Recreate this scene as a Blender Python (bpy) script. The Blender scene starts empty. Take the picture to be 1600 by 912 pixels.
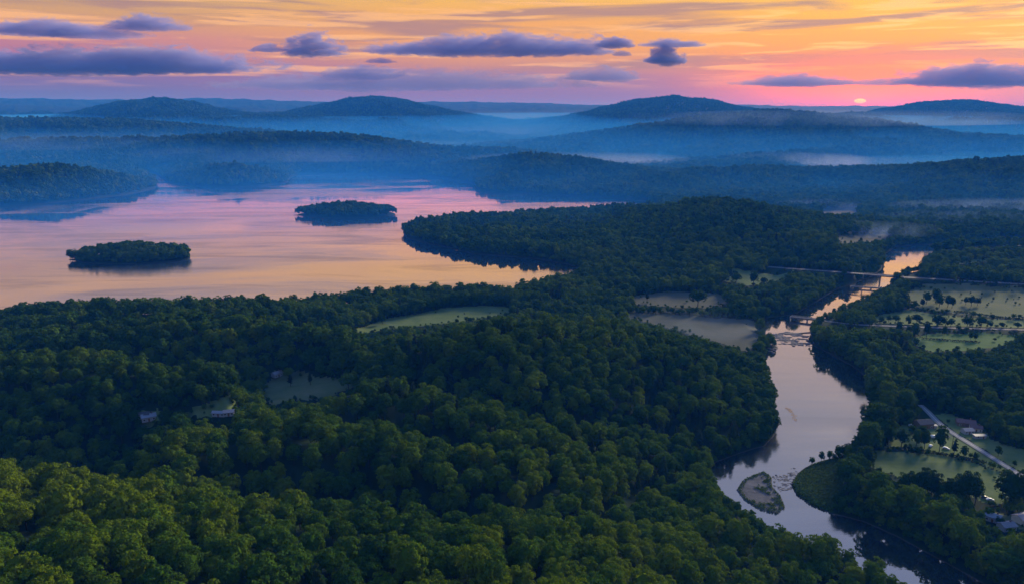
import bpy, bmesh, math, random
import numpy as np
from math import radians, sin, cos, tan, atan, atan2, pi, sqrt, log, exp

SC = bpy.context.scene
COL = SC.collection
RNG = np.random.default_rng(11)
random.seed(5)

# ------------------------------------------------------------------ camera
CAMZ = 230.0
LENS = 26.0
F = 1600 * LENS / 36.0
TH = atan(286.0 / F)
CT, ST = cos(TH), sin(TH)
cam_d = bpy.data.cameras.new('camera')
cam_d.lens = LENS; cam_d.sensor_width = 36.0
cam_d.clip_start = 1.0; cam_d.clip_end = 400000.0
cam = bpy.data.objects.new('camera', cam_d); COL.objects.link(cam)
cam.location = (0, 0, CAMZ); cam.rotation_euler = (pi / 2 - TH, 0, 0)
SC.camera = cam

def ray(px, py):
    dx = (px - 800.0) / F; dy = (456.0 - py) / F
    return dx, CT + dy * ST, -ST + dy * CT
def W(px, py, z=0.0):                       # the ground point a photo pixel shows, on the level z
    x, y, dz = ray(px, py); t = (z - CAMZ) / dz
    return x * t, y * t
def WD(px, py, D):                          # the point at forward distance D
    x, y, dz = ray(px, py); t = D / y
    return x * t, D, CAMZ + dz * t
def PX(x, y, z):                            # world -> photo pixel
    dz = z - CAMZ
    yc = y * CT - dz * ST; zc = y * ST + dz * CT
    return 800 + F * x / yc, 456 - F * zc / yc

# ------------------------------------------------------------------ render settings
SC.view_settings.view_transform = 'Standard'; SC.view_settings.look = 'None'
SC.view_settings.exposure = 0.0; SC.view_settings.gamma = 1.0
SC.render.engine = 'CYCLES'
cy = SC.cycles
cy.max_bounces = 5; cy.diffuse_bounces = 2; cy.glossy_bounces = 3; cy.transmission_bounces = 3
cy.volume_bounces = 2; cy.transparent_max_bounces = 8
cy.caustics_reflective = False; cy.caustics_refractive = False
cy.use_denoising = True
try:
    cy.denoiser = 'OPENIMAGEDENOISE'; cy.denoising_input_passes = 'RGB_ALBEDO_NORMAL'; cy.denoising_prefilter = 'ACCURATE'
except Exception:
    pass
cy.sample_clamp_indirect = 4.0

# ------------------------------------------------------------------ node helpers
class V:
    """A socket with arithmetic."""
    def __init__(s, nt, sock): s.nt, s.s = nt, sock
    def _m(s, op, *o):
        n = s.nt.nodes.new('ShaderNodeMath'); n.operation = op
        for i, v in enumerate((s,) + o):
            if isinstance(v, V): s.nt.links.new(v.s, n.inputs[i])
            else: n.inputs[i].default_value = v
        return V(s.nt, n.outputs[0])
    def __add__(s, o): return s._m('ADD', o)
    def __sub__(s, o): return s._m('SUBTRACT', o)
    def __mul__(s, o): return s._m('MULTIPLY', o)
    def __truediv__(s, o): return s._m('DIVIDE', o)
    def pw(s, o): return s._m('POWER', o)
    def mx(s, o): return s._m('MAXIMUM', o)
    def mn(s, o): return s._m('MINIMUM', o)
    def ss(s, a, b, lo=0.0, hi=1.0):
        n = s.nt.nodes.new('ShaderNodeMapRange'); n.interpolation_type = 'SMOOTHSTEP'
        s.nt.links.new(s.s, n.inputs[0])
        for i, v in enumerate((a, b, lo, hi)): n.inputs[i + 1].default_value = v
        return V(s.nt, n.outputs[0])
def L(nt, a, b): nt.links.new(a.s if isinstance(a, V) else a, b)
def ramp(nt, fac, stops, interp='LINEAR'):
    n = nt.nodes.new('ShaderNodeValToRGB'); n.color_ramp.interpolation = interp
    e = n.color_ramp.elements
    while len(e) < len(stops): e.new(0.5)
    for k, (p, c) in enumerate(stops):
        e[k].position = p; e[k].color = (*c, 1)
    L(nt, fac, n.inputs[0]); return n.outputs[0]
def mixc(nt, fac, a, b, mode='MIX'):
    n = nt.nodes.new('ShaderNodeMix'); n.data_type = 'RGBA'; n.blend_type = mode; n.clamp_result = False
    for i, v in ((0, fac), (6, a), (7, b)):
        if isinstance(v, V): L(nt, v, n.inputs[i])
        elif hasattr(v, 'is_output'): nt.links.new(v, n.inputs[i])
        elif isinstance(v, (int, float)): n.inputs[i].default_value = v
        else: n.inputs[i].default_value = (*v, 1)
    return n.outputs[2]
def noise(nt, vec, scale, detail=4, rough=.5, dist=0.0):
    n = nt.nodes.new('ShaderNodeTexNoise'); n.inputs['Scale'].default_value = scale
    n.inputs['Detail'].default_value = detail; n.inputs['Roughness'].default_value = rough
    n.inputs['Distortion'].default_value = dist
    if vec is not None: nt.links.new(vec, n.inputs['Vector'])
    return V(nt, n.outputs[0])
def comb(nt, x, y, z=0.0):
    n = nt.nodes.new('ShaderNodeCombineXYZ')
    for i, v in enumerate((x, y, z)):
        if isinstance(v, V): L(nt, v, n.inputs[i])
        else: n.inputs[i].default_value = v
    return n.outputs[0]

# ------------------------------------------------------------------ world: dusk sky
KEY_AZ, KEY_EL = 41.0, 18.0          # added key light, off the visible disc: degrees right of ahead, above the horizon
world = bpy.data.worlds.new('World'); SC.world = world; world.use_nodes = True
nt = world.node_tree; nt.nodes.clear()
tc = nt.nodes.new('ShaderNodeTexCoord')
sp = nt.nodes.new('ShaderNodeSeparateXYZ'); nt.links.new(tc.outputs['Generated'], sp.inputs[0])
dxs, dys, dzs = (V(nt, sp.outputs[i]) for i in range(3))
el = dzs._m('ARCSINE') * 57.29578
az = dxs._m('ARCTAN2', dys) * 57.29578
t = (el.mx(0.0) / 90.0).pw(0.5)
def T(e): return sqrt(e / 90.0)
UP = [(T(35), (.20, .28, .52)), (T(60), (.11, .28, .80)), (1.0, (.09, .27, .86))]
def skyramp(lst): return ramp(nt, t, [(T(e), c) for e, c in lst] + UP)
rR = skyramp([(0, (.22, .125, .27)), (1.2, (.30, .13, .24)), (2.2, (.66, .20, .08)), (3.4, (1.0, .32, .01)), (5.5, (1.05, .47, .01)),
              (8.4, (1.0, .54, .03)), (12, (.98, .51, .10)), (16, (.60, .43, .34)), (22, (.37, .35, .40))])
rC = skyramp([(0, (.20, .125, .28)), (1.2, (.25, .14, .29)), (2.2, (.34, .16, .27)), (3.2, (.60, .25, .14)), (4.2, (.82, .34, .06)), (6, (.88, .39, .06)),
              (8.4, (.90, .50, .06)), (12, (.97, .53, .09)), (16, (.72, .48, .30)), (22, (.38, .37, .42))])
rL = skyramp([(0, (.12, .12, .28)), (1.2, (.14, .12, .28)), (2.2, (.20, .115, .27)), (3.4, (.42, .155, .25)), (4.6, (.56, .22, .22)), (6, (.64, .34, .12)),
              (8.4, (.46, .33, .19)), (12, (.76, .45, .19)), (16, (.44, .37, .40)), (22, (.36, .36, .45))])
rB = skyramp([(0, (.07, .09, .17)), (4, (.10, .10, .19)), (10, (.17, .15, .24)), (18, (.20, .20, .31)), (26, (.25, .29, .44))])
wob = noise(nt, comb(nt, az * .02, el * .12), 1.0, 3) - .5
azw = az + wob * 24.0
base = mixc(nt, azw.ss(4, 27), rC, rR)
base = mixc(nt, azw.ss(-5, -31), base, rL)
base = mixc(nt, az._m('ABSOLUTE').ss(55, 115), base, rB)
# thin high cloud: streaks stretched along the horizon
sv = comb(nt, az * .055 + el * .05, el * .75, 3.1)
st1 = noise(nt, sv, 1.0, 6, .55, .6)
sv2 = comb(nt, az * .11 - el * .1, el * 1.7, 9.7)
st2 = noise(nt, sv2, 1.0, 5, .55, .4)
band = el.ss(1.0, 3.0) * el.ss(16.0, 8.0)
# cooler streaks
base = mixc(nt, st1.ss(.46, .64) * band * .75, base, (.33, .18, .20))
# warm streaks: strongest round the sun's azimuth
near_sun = az.ss(8, 22) * az.ss(42, 33) * el.ss(2.0, 4.0) * el.ss(8.6, 6.0)
base = mixc(nt, st2.ss(.50, .64) * near_sun * .95, base, (1.4, .78, .07))
base = mixc(nt, st2.ss(.50, .64) * band * .75, base, (.98, .50, .16))
# the sun's red glow and its disc, half sunk in the horizon air
da = az - 24.5; de = el - .5
g1 = ((da * da) * .014 + (de - 1.0) * (de - 1.0) * .26) * -1.0
glow = g1._m('EXPONENT')
base = mixc(nt, glow * .95, base, (1.5, .26, .0))
g2 = ((da * da) * .35 + (de - .2) * (de - .2) * 3.0) * -1.0
base = mixc(nt, g2._m('EXPONENT') * .8, base, (1.9, .30, .06))
rad = (da * da * .7 + de * de * 4.0)
disc = rad.ss(.14, .05)
base = mixc(nt, disc, base, (9.0, 1.25, .0))
base = mixc(nt, el.ss(0.0, -1.5), base, (.03, .04, .06))
# clear upper air from the physical sky model
nish = nt.nodes.new('ShaderNodeTexSky'); nish.sky_type = 'NISHITA'; nish.sun_disc = False
nish.sun_elevation = radians(KEY_EL); nish.sun_rotation = radians(KEY_AZ)
bg = nt.nodes.new('ShaderNodeBackground'); bg.inputs[1].default_value = 1.0
nt.links.new(base, bg.inputs[0])
bg2 = nt.nodes.new('ShaderNodeBackground'); bg2.inputs[1].default_value = 0.006
nt.links.new(nish.outputs[0], bg2.inputs[0])
add = nt.nodes.new('ShaderNodeAddShader'); nt.links.new(bg.outputs[0], add.inputs[0]); nt.links.new(bg2.outputs[0], add.inputs[1])
out = nt.nodes.new('ShaderNodeOutputWorld'); nt.links.new(add.outputs[0], out.inputs[0])

# ------------------------------------------------------------------ key lamp, set above and right of the visible sun to light the crowns
sun_d = bpy.data.lights.new('sun', 'SUN'); sun_d.energy = 5.0; sun_d.angle = radians(15.0); sun_d.color = (1.0, .91, .66)
sun = bpy.data.objects.new('sun', sun_d); COL.objects.link(sun)
sa, se = radians(KEY_AZ), radians(KEY_EL)
from mathutils import Vector
sdir = Vector((sin(sa) * cos(se), cos(sa) * cos(se), sin(se)))
sun.rotation_euler = sdir.to_track_quat('Z', 'Y').to_euler()
sun.location = (0, 0, 400)

# ------------------------------------------------------------------ materials
def new_mat(name):
    m = bpy.data.materials.new(name); m.use_nodes = True
    nt = m.node_tree; nt.nodes.clear()
    o = nt.nodes.new('ShaderNodeOutputMaterial'); return m, nt, o
def pbsdf(nt, rough=.8, spec=.2):
    b = nt.nodes.new('ShaderNodeBsdfPrincipled'); b.inputs['Roughness'].default_value = rough
    b.inputs['Specular IOR Level'].default_value = spec; return b
def wpos(nt): return nt.nodes.new('ShaderNodeNewGeometry').outputs['Position']
def flat_mat(name, c, rough=.7, spec=.3, var=.25, scale=1.5):
    m, nt, o = new_mat(name); b = pbsdf(nt, rough, spec)
    n = noise(nt, wpos(nt), scale, 5, .6)
    col = mixc(nt, n.ss(.3, .7), tuple(v * (1 - var) for v in c), tuple(min(1, v * (1 + var)) for v in c))
    nt.links.new(col, b.inputs['Base Color']); nt.links.new(b.outputs[0], o.inputs[0]); return m
def leaf_mat(name, dark, mid, light, top=(1.55, 1.2, .75)):
    m, nt, o = new_mat(name)
    oi = nt.nodes.new('ShaderNodeObjectInfo'); g = nt.nodes.new('ShaderNodeNewGeometry')
    at = nt.nodes.new('ShaderNodeAttribute'); at.attribute_type = 'INSTANCER'; at.attribute_name = 'tint'
    r = V(nt, oi.outputs['Random']); isl = V(nt, g.outputs['Random Per Island'])
    tint = V(nt, at.outputs['Fac'])
    f = r * .45 + isl * .30 + tint * .9
    f = f.mn(1.0).mx(0.0)
    c = ramp(nt, f, [(0.0, dark), (.42, mid), (.8, light), (1.0, (light[0] * top[0], light[1] * top[1], light[2] * top[2]))])
    d = nt.nodes.new('ShaderNodeBsdfDiffuse'); nt.links.new(c, d.inputs[0])
    tr = nt.nodes.new('ShaderNodeBsdfTranslucent'); nt.links.new(mixc(nt, .5, c, (.10, .13, .02)), tr.inputs[0])
    mx = nt.nodes.new('ShaderNodeMixShader'); mx.inputs[0].default_value = .30
    nt.links.new(d.outputs[0], mx.inputs[1]); nt.links.new(tr.outputs[0], mx.inputs[2])
    nt.links.new(mx.outputs[0], o.inputs[0]); return m
M_LEAF = leaf_mat('foliage', (.010, .038, .011), (.030, .087, .012), (.080, .148, .008))
M_PINE = leaf_mat('dark_foliage', (.012, .028, .018), (.020, .042, .024), (.030, .060, .028), (1.0, 1.1, 1.0))
M_BARK = flat_mat('bark', (.045, .04, .036), .9, .1, .4, 3)

def ground_mat(name, cols, scale, bump=.0):
    m, nt, o = new_mat(name); b = pbsdf(nt, .95, .05); p = wpos(nt)
    n1 = noise(nt, p, scale, 6, .6, .3); n2 = noise(nt, p, scale * 7, 4, .6)
    mp = nt.nodes.new('ShaderNodeMapping'); mp.inputs['Scale'].default_value = (.05, .55, .1); mp.inputs['Rotation'].default_value = (0, 0, .35); nt.links.new(p, mp.inputs[0])
    n3 = noise(nt, mp.outputs[0], .35, 3, .6)
    f = n1 * .55 + n2 * .22 + n3 * .23
    c = ramp(nt, f, [(.33, cols[0]), (.5, cols[1]), (.67, cols[2])])
    nt.links.new(c, b.inputs['Base Color'])
    if bump:
        bp = nt.nodes.new('ShaderNodeBump'); bp.inputs['Distance'].default_value = bump
        L(nt, n2, bp.inputs['Height']); nt.links.new(bp.outputs[0], b.inputs['Normal'])
    nt.links.new(b.outputs[0], o.inputs[0]); return m
def wood_ground():
    # forest floor near by; further out the sheet itself carries the canopy's mottling
    m, nt, o = new_mat('forest_floor'); b = pbsdf(nt, .95, .05); p = wpos(nt)
    sp = nt.nodes.new('ShaderNodeSeparateXYZ'); nt.links.new(p, sp.inputs[0])
    y, z = V(nt, sp.outputs[1]), V(nt, sp.outputs[2])
    n1 = noise(nt, p, .004, 6, .62); vo = nt.nodes.new('ShaderNodeTexVoronoi'); vo.inputs['Scale'].default_value = .06
    nt.links.new(p, vo.inputs['Vector'])
    c = ramp(nt, n1, [(.35, (.010, .022, .012)), (.52, (.017, .034, .016)), (.66, (.026, .044, .018))])
    sand = z.ss(.40, .15) * z.ss(-.5, .0)
    c2 = mixc(nt, sand, c, (.055, .05, .042))
    nt.links.new(c2, b.inputs['Base Color'])
    bp = nt.nodes.new('ShaderNodeBump'); bp.inputs['Distance'].default_value = 9.0
    L(nt, y.ss(5500, 8000), bp.inputs['Strength'])
    nt.links.new(vo.outputs['Distance'], bp.inputs['Height']); bp.invert = True
    nt.links.new(bp.outputs[0], b.inputs['Normal'])
    nt.links.new(b.outputs[0], o.inputs[0]); return m
M_FLOOR = wood_ground()
M_GREEN = ground_mat('meadow_green', [(.07, .11, .035), (.11, .15, .05), (.15, .18, .08)], .035)
M_LUSH = ground_mat('meadow_lush', [(.05, .10, .025), (.075, .14, .035), (.10, .165, .05)], .04)
M_TAN = ground_mat('meadow_tan', [(.062, .075, .045), (.088, .092, .062), (.115, .11, .082)], .02)
M_DRY = ground_mat('meadow_dry', [(.07, .10, .04), (.105, .125, .055), (.15, .145, .085)], .03)
M_GRAVEL = ground_mat('gravel', [(.06, .06, .065), (.11, .108, .112), (.17, .165, .17)], .15, .3)
M_MUD = ground_mat('mud', [(.14, .09, .06), (.2, .13, .09), (.25, .17, .12)], .2)
M_ASPH = flat_mat('asphalt', (.20, .20, .21), .85, .2, .15, .6)
M_ASPHD = flat_mat('old_asphalt', (.11, .11, .115), .9, .15, .15, .6)
M_CONC = flat_mat('concrete', (.22, .21, .205), .8, .2, .2, .7)
M_ROCK = flat_mat('rock', (.16, .14, .13), .85, .2, .35, 1.2)

def water_mat(name, calm, streak, mirror):
    m, nt, o = new_mat(name); p = wpos(nt)
    mp = nt.nodes.new('ShaderNodeMapping'); mp.inputs['Scale'].default_value = (.45, 1.1, 1); nt.links.new(p, mp.inputs[0])
    big = noise(nt, mp.outputs[0], .0042, 5, .6, 1.2)
    small = noise(nt, mp.outputs[0], .55, 3, .6)
    mid = noise(nt, mp.outputs[0], .05, 4, .6, .5)
    bp = nt.nodes.new('ShaderNodeBump'); bp.inputs['Strength'].default_value = 1.0
    bp.inputs['Distance'].default_value = calm
    h = small * big.ss(.44, .60) * 2.0 + small * .14 + mid * 1.5
    L(nt, h, bp.inputs['Height'])
    g = nt.nodes.new('ShaderNodeBsdfGlossy'); g.inputs['Color'].default_value = (.94, .95, .97, 1)
    L(nt, big.ss(.42, .62) * .16 + .02, g.inputs['Roughness']); nt.links.new(bp.outputs[0], g.inputs['Normal'])
    d = nt.nodes.new('ShaderNodeBsdfDiffuse'); d.inputs[0].default_value = (.022, .03, .04, 1)
    fr = nt.nodes.new('ShaderNodeFresnel'); fr.inputs['IOR'].default_value = 1.45
    fac = V(nt, fr.outputs[0]).pw(.5) * .66 + mirror
    mx = nt.nodes.new('ShaderNodeMixShader'); mp2 = nt.nodes.new('ShaderNodeMapping'); mp2.inputs['Scale'].default_value = (.16, 1.0, 1); nt.links.new(p, mp2.inputs[0])
    stk = noise(nt, mp2.outputs[0], .016, 5, .62, .9)
    fac = fac * (stk.ss(.48, .66) * -streak + 1.0) * (big.ss(.50, .64) * -.5 * streak + 1.0)
    L(nt, fac.mn(1.0), mx.inputs[0])
    nt.links.new(d.outputs[0], mx.inputs[1]); nt.links.new(g.outputs[0], mx.inputs[2])
    nt.links.new(mx.outputs[0], o.inputs[0]); return m
M_LAKE = water_mat('lake_water', .05, .22, .32)
M_RIVER = water_mat('river_water', .03, .07, .36)

# ------------------------------------------------------------------ mesh helpers
def tag(o, label=None, cat=None, group=None, kind=None):
    if label: o['label'] = label
    if cat: o['category'] = cat
    if group: o['group'] = group
    if kind: o['kind'] = kind
    return o
def mesh_np(name, verts, quads, mats=(), smooth=False, tris=None, mi=None):
    me = bpy.data.meshes.new(name)
    verts = np.asarray(verts, np.float32); nq = 0 if quads is None else len(quads); ntr = 0 if tris is None else len(tris)
    me.vertices.add(len(verts)); me.vertices.foreach_set('co', verts.ravel())
    parts = []
    if nq: parts.append(np.asarray(quads, np.int32).ravel())
    if ntr: parts.append(np.asarray(tris, np.int32).ravel())
    loops = np.concatenate(parts); me.loops.add(len(loops)); me.loops.foreach_set('vertex_index', loops)
    st = np.concatenate([np.arange(nq) * 4, nq * 4 + np.arange(ntr) * 3]).astype(np.int32)
    me.polygons.add(nq + ntr); me.polygons.foreach_set('loop_start', st)
    for m in mats: me.materials.append(m)
    if mi is not None: me.polygons.foreach_set('material_index', np.asarray(mi, np.int32))
    me.polygons.foreach_set('use_smooth', np.full(nq + ntr, smooth))
    me.update(calc_edges=True); me.validate(); return me
def link(name, me, parent=None, loc=None):
    o = bpy.data.objects.new(name, me); COL.objects.link(o)
    if parent: o.parent = parent
    if loc is not None: o.location = loc
    return o
def empty(name, loc, rz=0.0):
    o = bpy.data.objects.new(name, None); COL.objects.link(o); o.location = loc; o.rotation_euler = (0, 0, rz)
    o.empty_display_size = .5; return o
def bm_obj(name, bm, m, parent=None, loc=None, smooth=False):
    bmesh.ops.recalc_face_normals(bm, faces=bm.faces[:])
    me = bpy.data.meshes.new(name); bm.to_mesh(me); bm.free(); me.materials.append(m)
    if smooth:
        for p in me.polygons: p.use_smooth = True
    return link(name, me, parent, loc)
def add_box(bm, x0, x1, y0, y1, z0, z1):
    v = [bm.verts.new(c) for c in ((x0, y0, z0), (x1, y0, z0), (x1, y1, z0), (x0, y1, z0), (x0, y0, z1), (x1, y0, z1), (x1, y1, z1), (x0, y1, z1))]
    for f in ((0, 3, 2, 1), (4, 5, 6, 7), (0, 1, 5, 4), (1, 2, 6, 5), (2, 3, 7, 6), (3, 0, 4, 7)): bm.faces.new([v[i] for i in f])
def box_obj(name, dims, m, parent=None, bev=0.0):
    bm = bmesh.new(); add_box(bm, *dims)
    if bev: bmesh.ops.bevel(bm, geom=bm.edges[:], offset=bev, segments=1, affect='EDGES')
    return bm_obj(name, bm, m, parent)

# value noise
_H = np.random.default_rng(3).random((256, 256)).astype(np.float32)
def vnoise(x, y):
    xi = np.floor(x).astype(int); yi = np.floor(y).astype(int); fx = x - xi; fy = y - yi
    fx = fx * fx * (3 - 2 * fx); fy = fy * fy * (3 - 2 * fy)
    h = lambda a, b: _H[a & 255, b & 255]
    return (h(xi, yi) * (1 - fx) + h(xi + 1, yi) * fx) * (1 - fy) + (h(xi, yi + 1) * (1 - fx) + h(xi + 1, yi + 1) * fx) * fy
def fbm(x, y, o=4):
    s = 0; a = .5
    for k in range(o):
        s = s + a * (vnoise(x * 2 ** k + 17.3 * k, y * 2 ** k + 7.7 * k) - .5); a *= .55
    return s                                    # about -0.5 .. 0.5
def sstep(a, b, x):
    t = np.clip((x - a) / (b - a), 0, 1); return t * t * (3 - 2 * t)

# ------------------------------------------------------------------ plan of the land
CAN = 19.0                                      # canopy height above the ground
# ridges: (name, crest as photo pixel + distance, falloff towards us, falloff away, is the crest wooded)
RIDGES = [
 ('near_b', [(250, 672, 425), (320, 655, 450), (374, 648, 460), (450, 640, 462), (537, 650, 455), (620, 668, 445), (743, 692, 430), (842, 709, 420), (937, 726, 410), (1044, 739, 405), (1104, 757, 402)], 38, 28),
 ('near_c', [(-500, 530, 590), (0, 540, 590), (100, 536, 592), (200, 545, 585), (300, 553, 578), (380, 563, 570), (415, 580, 560)], 55, 32),
 ('near_f', [(545, 574, 545), (615, 588, 538), (700, 606, 522), (786, 627, 500), (850, 637, 490), (980, 670, 458), (1079, 688, 440), (1150, 702, 432)], 34, 28),
 ('near_e', [(600, 528, 705), (640, 520, 705), (700, 508, 700), (780, 489, 695), (860, 471, 690), (950, 485, 662), (1050, 515, 620), (1130, 540, 588), (1195, 566, 565)], 68, 36),
 ('near_d', [(-500, 520, 680), (0, 513, 685), (150, 498, 700), (280, 478, 720), (420, 490, 715), (540, 510, 695)], 44, 30),
 ('near_shore', [(-600, 470, 800), (0, 474, 800), (100, 465, 800), (200, 454, 812), (300, 459, 820), (430, 466, 830), (510, 473, 838)], 60, 40),
 ('peninsula', [(640, 353, 1385), (720, 343, 1440), (850, 340, 1480), (925, 336, 1480), (1000, 330, 1430), (1050, 316, 1390), (1110, 305, 1375), (1200, 318, 1350), (1300, 338, 1290), (1370, 360, 1230)], 190, 130),
 ('peninsula_front', [(740, 380, 1230), (820, 368, 1250), (900, 361, 1250), (1000, 352, 1270), (1150, 370, 1220), (1250, 392, 1160)], 110, 90),
 ('right_hill', [(1210, 316, 1780), (1300, 298, 1950), (1400, 281, 2050), (1500, 263, 2150), (1600, 252, 2200), (2000, 250, 2250)], 210, 300),
 ('right_hill_front', [(1330, 315, 1780), (1450, 298, 1850), (1550, 300, 1850), (2000, 298, 1850)], 110, 110),
 ('left_hill', [(-600, 262, 2050), (0, 262, 2070), (60, 256, 2080), (110, 254, 2085), (180, 268, 2110), (238, 287, 2195)], 120, 150),
 ('lake_hill', [(252, 276, 2330), (280, 262, 2330), (340, 251, 2330), (400, 257, 2330), (430, 267, 2330), (450, 280, 2330)], 55, 140),
 ('shore_hill', [(748, 288, 2500), (790, 268, 2600), (850, 257, 2650), (920, 266, 2650), (1000, 285, 2550)], 150, 180),
 ('shore_hill', [(812, 294, 2270), (870, 279, 2300), (950, 292, 2270)], 70, 90),
 ('shore_hill', [(440, 262, 2950), (560, 254, 2950), (650, 255, 2950), (745, 262, 2950)], 100, 150),
 ('wooded_hill', [(600, 250, 3300), (720, 240, 3400), (830, 236, 3400), (930, 248, 3300), (1010, 262, 3200)], 120, 150),
 ('wooded_hill', [(-300, 230, 5100), (50, 225, 5150), (160, 221, 5150), (280, 229, 5100), (400, 236, 4800)], 220, 260),
 ('wooded_hill', [(1080, 238, 5400), (1180, 228, 5500), (1280, 222, 5600), (1380, 228, 5400)], 220, 260),
 ('wooded_hill', [(1250, 276, 2600), (1350, 268, 2700), (1450, 262, 2800), (1560, 262, 2800), (1800, 264, 2800)], 90, 150),
 ('wooded_hill', [(1000, 292, 2480), (1060, 283, 2600), (1140, 284, 2600), (1220, 295, 2450)], 80, 120),
 ('wooded_hill', [(-700, 240, 4000), (100, 240, 4000), (200, 226, 4100), (330, 212, 4200), (420, 206, 4200), (560, 210, 4200), (620, 221, 4200), (700, 231, 4200), (800, 233, 4100), (900, 246, 4000), (1020, 262, 3800)], 260, 280),
 ('wooded_hill', [(900, 282, 2950), (1000, 268, 3000), (1150, 258, 3100), (1300, 262, 3100), (1450, 255, 3000), (1600, 246, 2950), (2100, 244, 2900)], 120, 160),
 ('wooded_hill', [(1000, 262, 3500), (1100, 250, 3600), (1200, 240, 3800), (1300, 232, 4200), (1400, 227, 4400), (1450, 217, 4700), (1525, 211, 4800), (1600, 214, 4800), (2100, 218, 4800)], 230, 280),
 ('wooded_hill', [(-900, 205, 6300), (-100, 196, 6500), (60, 189, 6600), (200, 193, 6600), (300, 200, 6600), (420, 212, 6300)], 560, 650),
 ('wooded_hill', [(330, 192, 8000), (415, 183, 8300), (500, 191, 8300), (600, 196, 8200), (650, 203, 8000), (700, 214, 7600), (760, 221, 7300)], 560, 700),
 ('wooded_hill', [(720, 236, 6000), (850, 223, 6200), (950, 209, 6400), (1050, 194, 6500), (1130, 183, 6600), (1200, 177, 6600), (1270, 181, 6600), (1330, 188, 6600), (1400, 196, 6500), (1450, 206, 6400), (1520, 217, 6300)], 560, 650),
 ('wooded_hill', [(1240, 190, 8600), (1300, 182, 8800), (1345, 178, 8800), (1400, 191, 8800), (1470, 204, 8600)], 560, 650),
 ('wooded_hill', [(1430, 207, 8000), (1500, 193, 8200), (1560, 186, 8300), (1700, 186, 8300), (2100, 190, 8300)], 560, 650),
 ('mountain', [(-100, 196, 11500), (60, 189, 11500), (130, 176, 11500), (190, 161, 11500), (240, 155, 11500), (300, 162, 11500), (370, 179, 11500), (460, 190, 11500)], 1500, 1500),
 ('mountain', [(400, 190, 12500), (440, 181, 12500), (500, 167, 12500), (540, 157, 12500), (580, 151, 12500), (640, 161, 12500), (720, 179, 12500), (800, 191, 12500), (900, 204, 12500)], 1700, 1600),
 ('mountain', [(800, 200, 12000), (830, 192, 12000), (900, 182, 12000), (960, 166, 12000), (1010, 157, 12000), (1060, 153, 12000), (1120, 161, 12000), (1180, 174, 12000), (1260, 186, 12000), (1330, 196, 12000)], 1700, 1600),
 ('mountain', [(1300, 192, 13000), (1340, 182, 13000), (1400, 169, 13000), (1470, 160, 13000), (1520, 159, 13000), (1580, 168, 13000), (1650, 178, 13000), (2100, 186, 13000)], 1700, 1600),
 ('far_ridge', [(-1500, 172, 18000), (-100, 168, 18000), (60, 164, 18000), (140, 170, 18000), (400, 178, 18000), (700, 178, 18000), (850, 176, 18000), (2400, 178, 18000)], 2500, 2500),
 ('far_ridge', [(-1500, 156, 26000), (0, 154, 26000), (200, 157, 26000), (310, 153, 26000), (420, 157, 26000), (520, 161, 26000), (700, 159, 26000), (850, 162, 26000), (960, 165, 26000), (1130, 163, 26000), (1250, 167, 26000), (1330, 165, 26000), (1420, 168, 26000), (1620, 166, 26000), (2400, 166, 26000)], 3500, 4500),
]
NEAR_A = [(-700, 690, 400), (-200, 700, 385), (0, 708, 378), (150, 729, 366), (344, 759, 356), (537, 766, 362), (640, 786, 350), (700, 800, 338), (786, 787, 328), (860, 793, 330), (937, 802, 332), (1023, 832, 322), (1150, 864, 312), (1300, 893, 302), (1400, 916, 296), (1600, 960, 280), (2200, 1000, 280)]

LAKE = [(-900, 480), (-300, 500), (0, 507), (100, 500), (200, 491), (300, 494), (430, 490), (530, 475), (600, 469), (700, 464), (790, 465), (840, 454), (880, 444), (910, 435), (903, 421), (888, 413), (860, 408), (830, 404), (780, 400), (738, 397), (700, 388), (660, 379), (634, 372), (631, 364), (650, 355), (720, 347), (800, 342), (870, 337), (940, 334), (1000, 332), (1030, 324), (1012, 315), (960, 310), (900, 307), (850, 305), (815, 302), (780, 303), (748, 299), (742, 287), (690, 278), (620, 274), (540, 272), (470, 272), (454, 277), (448, 286), (410, 290), (350, 293), (290, 291), (262, 284), (252, 277), (244, 272), (228, 272), (240, 281), (246, 289), (243, 295), (200, 304), (120, 313), (60, 319), (0, 322), (-300, 338), (-900, 350)]
RIVER = [(1700, 1010), (1580, 935), (1480, 882), (1440, 860), (1400, 838), (1350, 815), (1300, 802), (1268, 788), (1246, 772), (1237, 756), (1245, 739), (1270, 723), (1305, 713), (1330, 700), (1345, 670), (1357, 640), (1366, 608), (1358, 592), (1330, 571), (1300, 554), (1272, 540), (1266, 520), (1270, 508), (1288, 498), (1303, 490), (1325, 482), (1350, 471), (1375, 461), (1390, 450), (1397, 440), (1412, 428), (1436, 424), (1443, 406), (1470, 392), (1530, 386), (1620, 384), (1620, 376), (1480, 380), (1400, 385), (1381, 398), (1376, 422), (1362, 433), (1330, 444), (1300, 456), (1275, 471), (1245, 490), (1200, 496), (1180, 511), (1187, 517), (1216, 544), (1192, 549), (1196, 575), (1207, 610), (1213, 650), (1211, 680), (1196, 697), (1160, 707), (1120, 722), (1103, 738), (1105, 752), (1125, 775), (1150, 800), (1200, 836), (1260, 862), (1320, 888), (1380, 918), (1450, 962), (1560, 1040)]
BAR = [(1194, 737), (1204, 745), (1206, 760), (1219, 775), (1227, 794), (1214, 803), (1190, 798), (1165, 782), (1152, 766), (1160, 751), (1178, 742)]
def poly(pts, z=0.0): return np.array([W(a, b, z) for a, b in pts])
LAKE_P, RIVER_P, BAR_P = poly(LAKE), poly(RIVER), poly(BAR)
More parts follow.
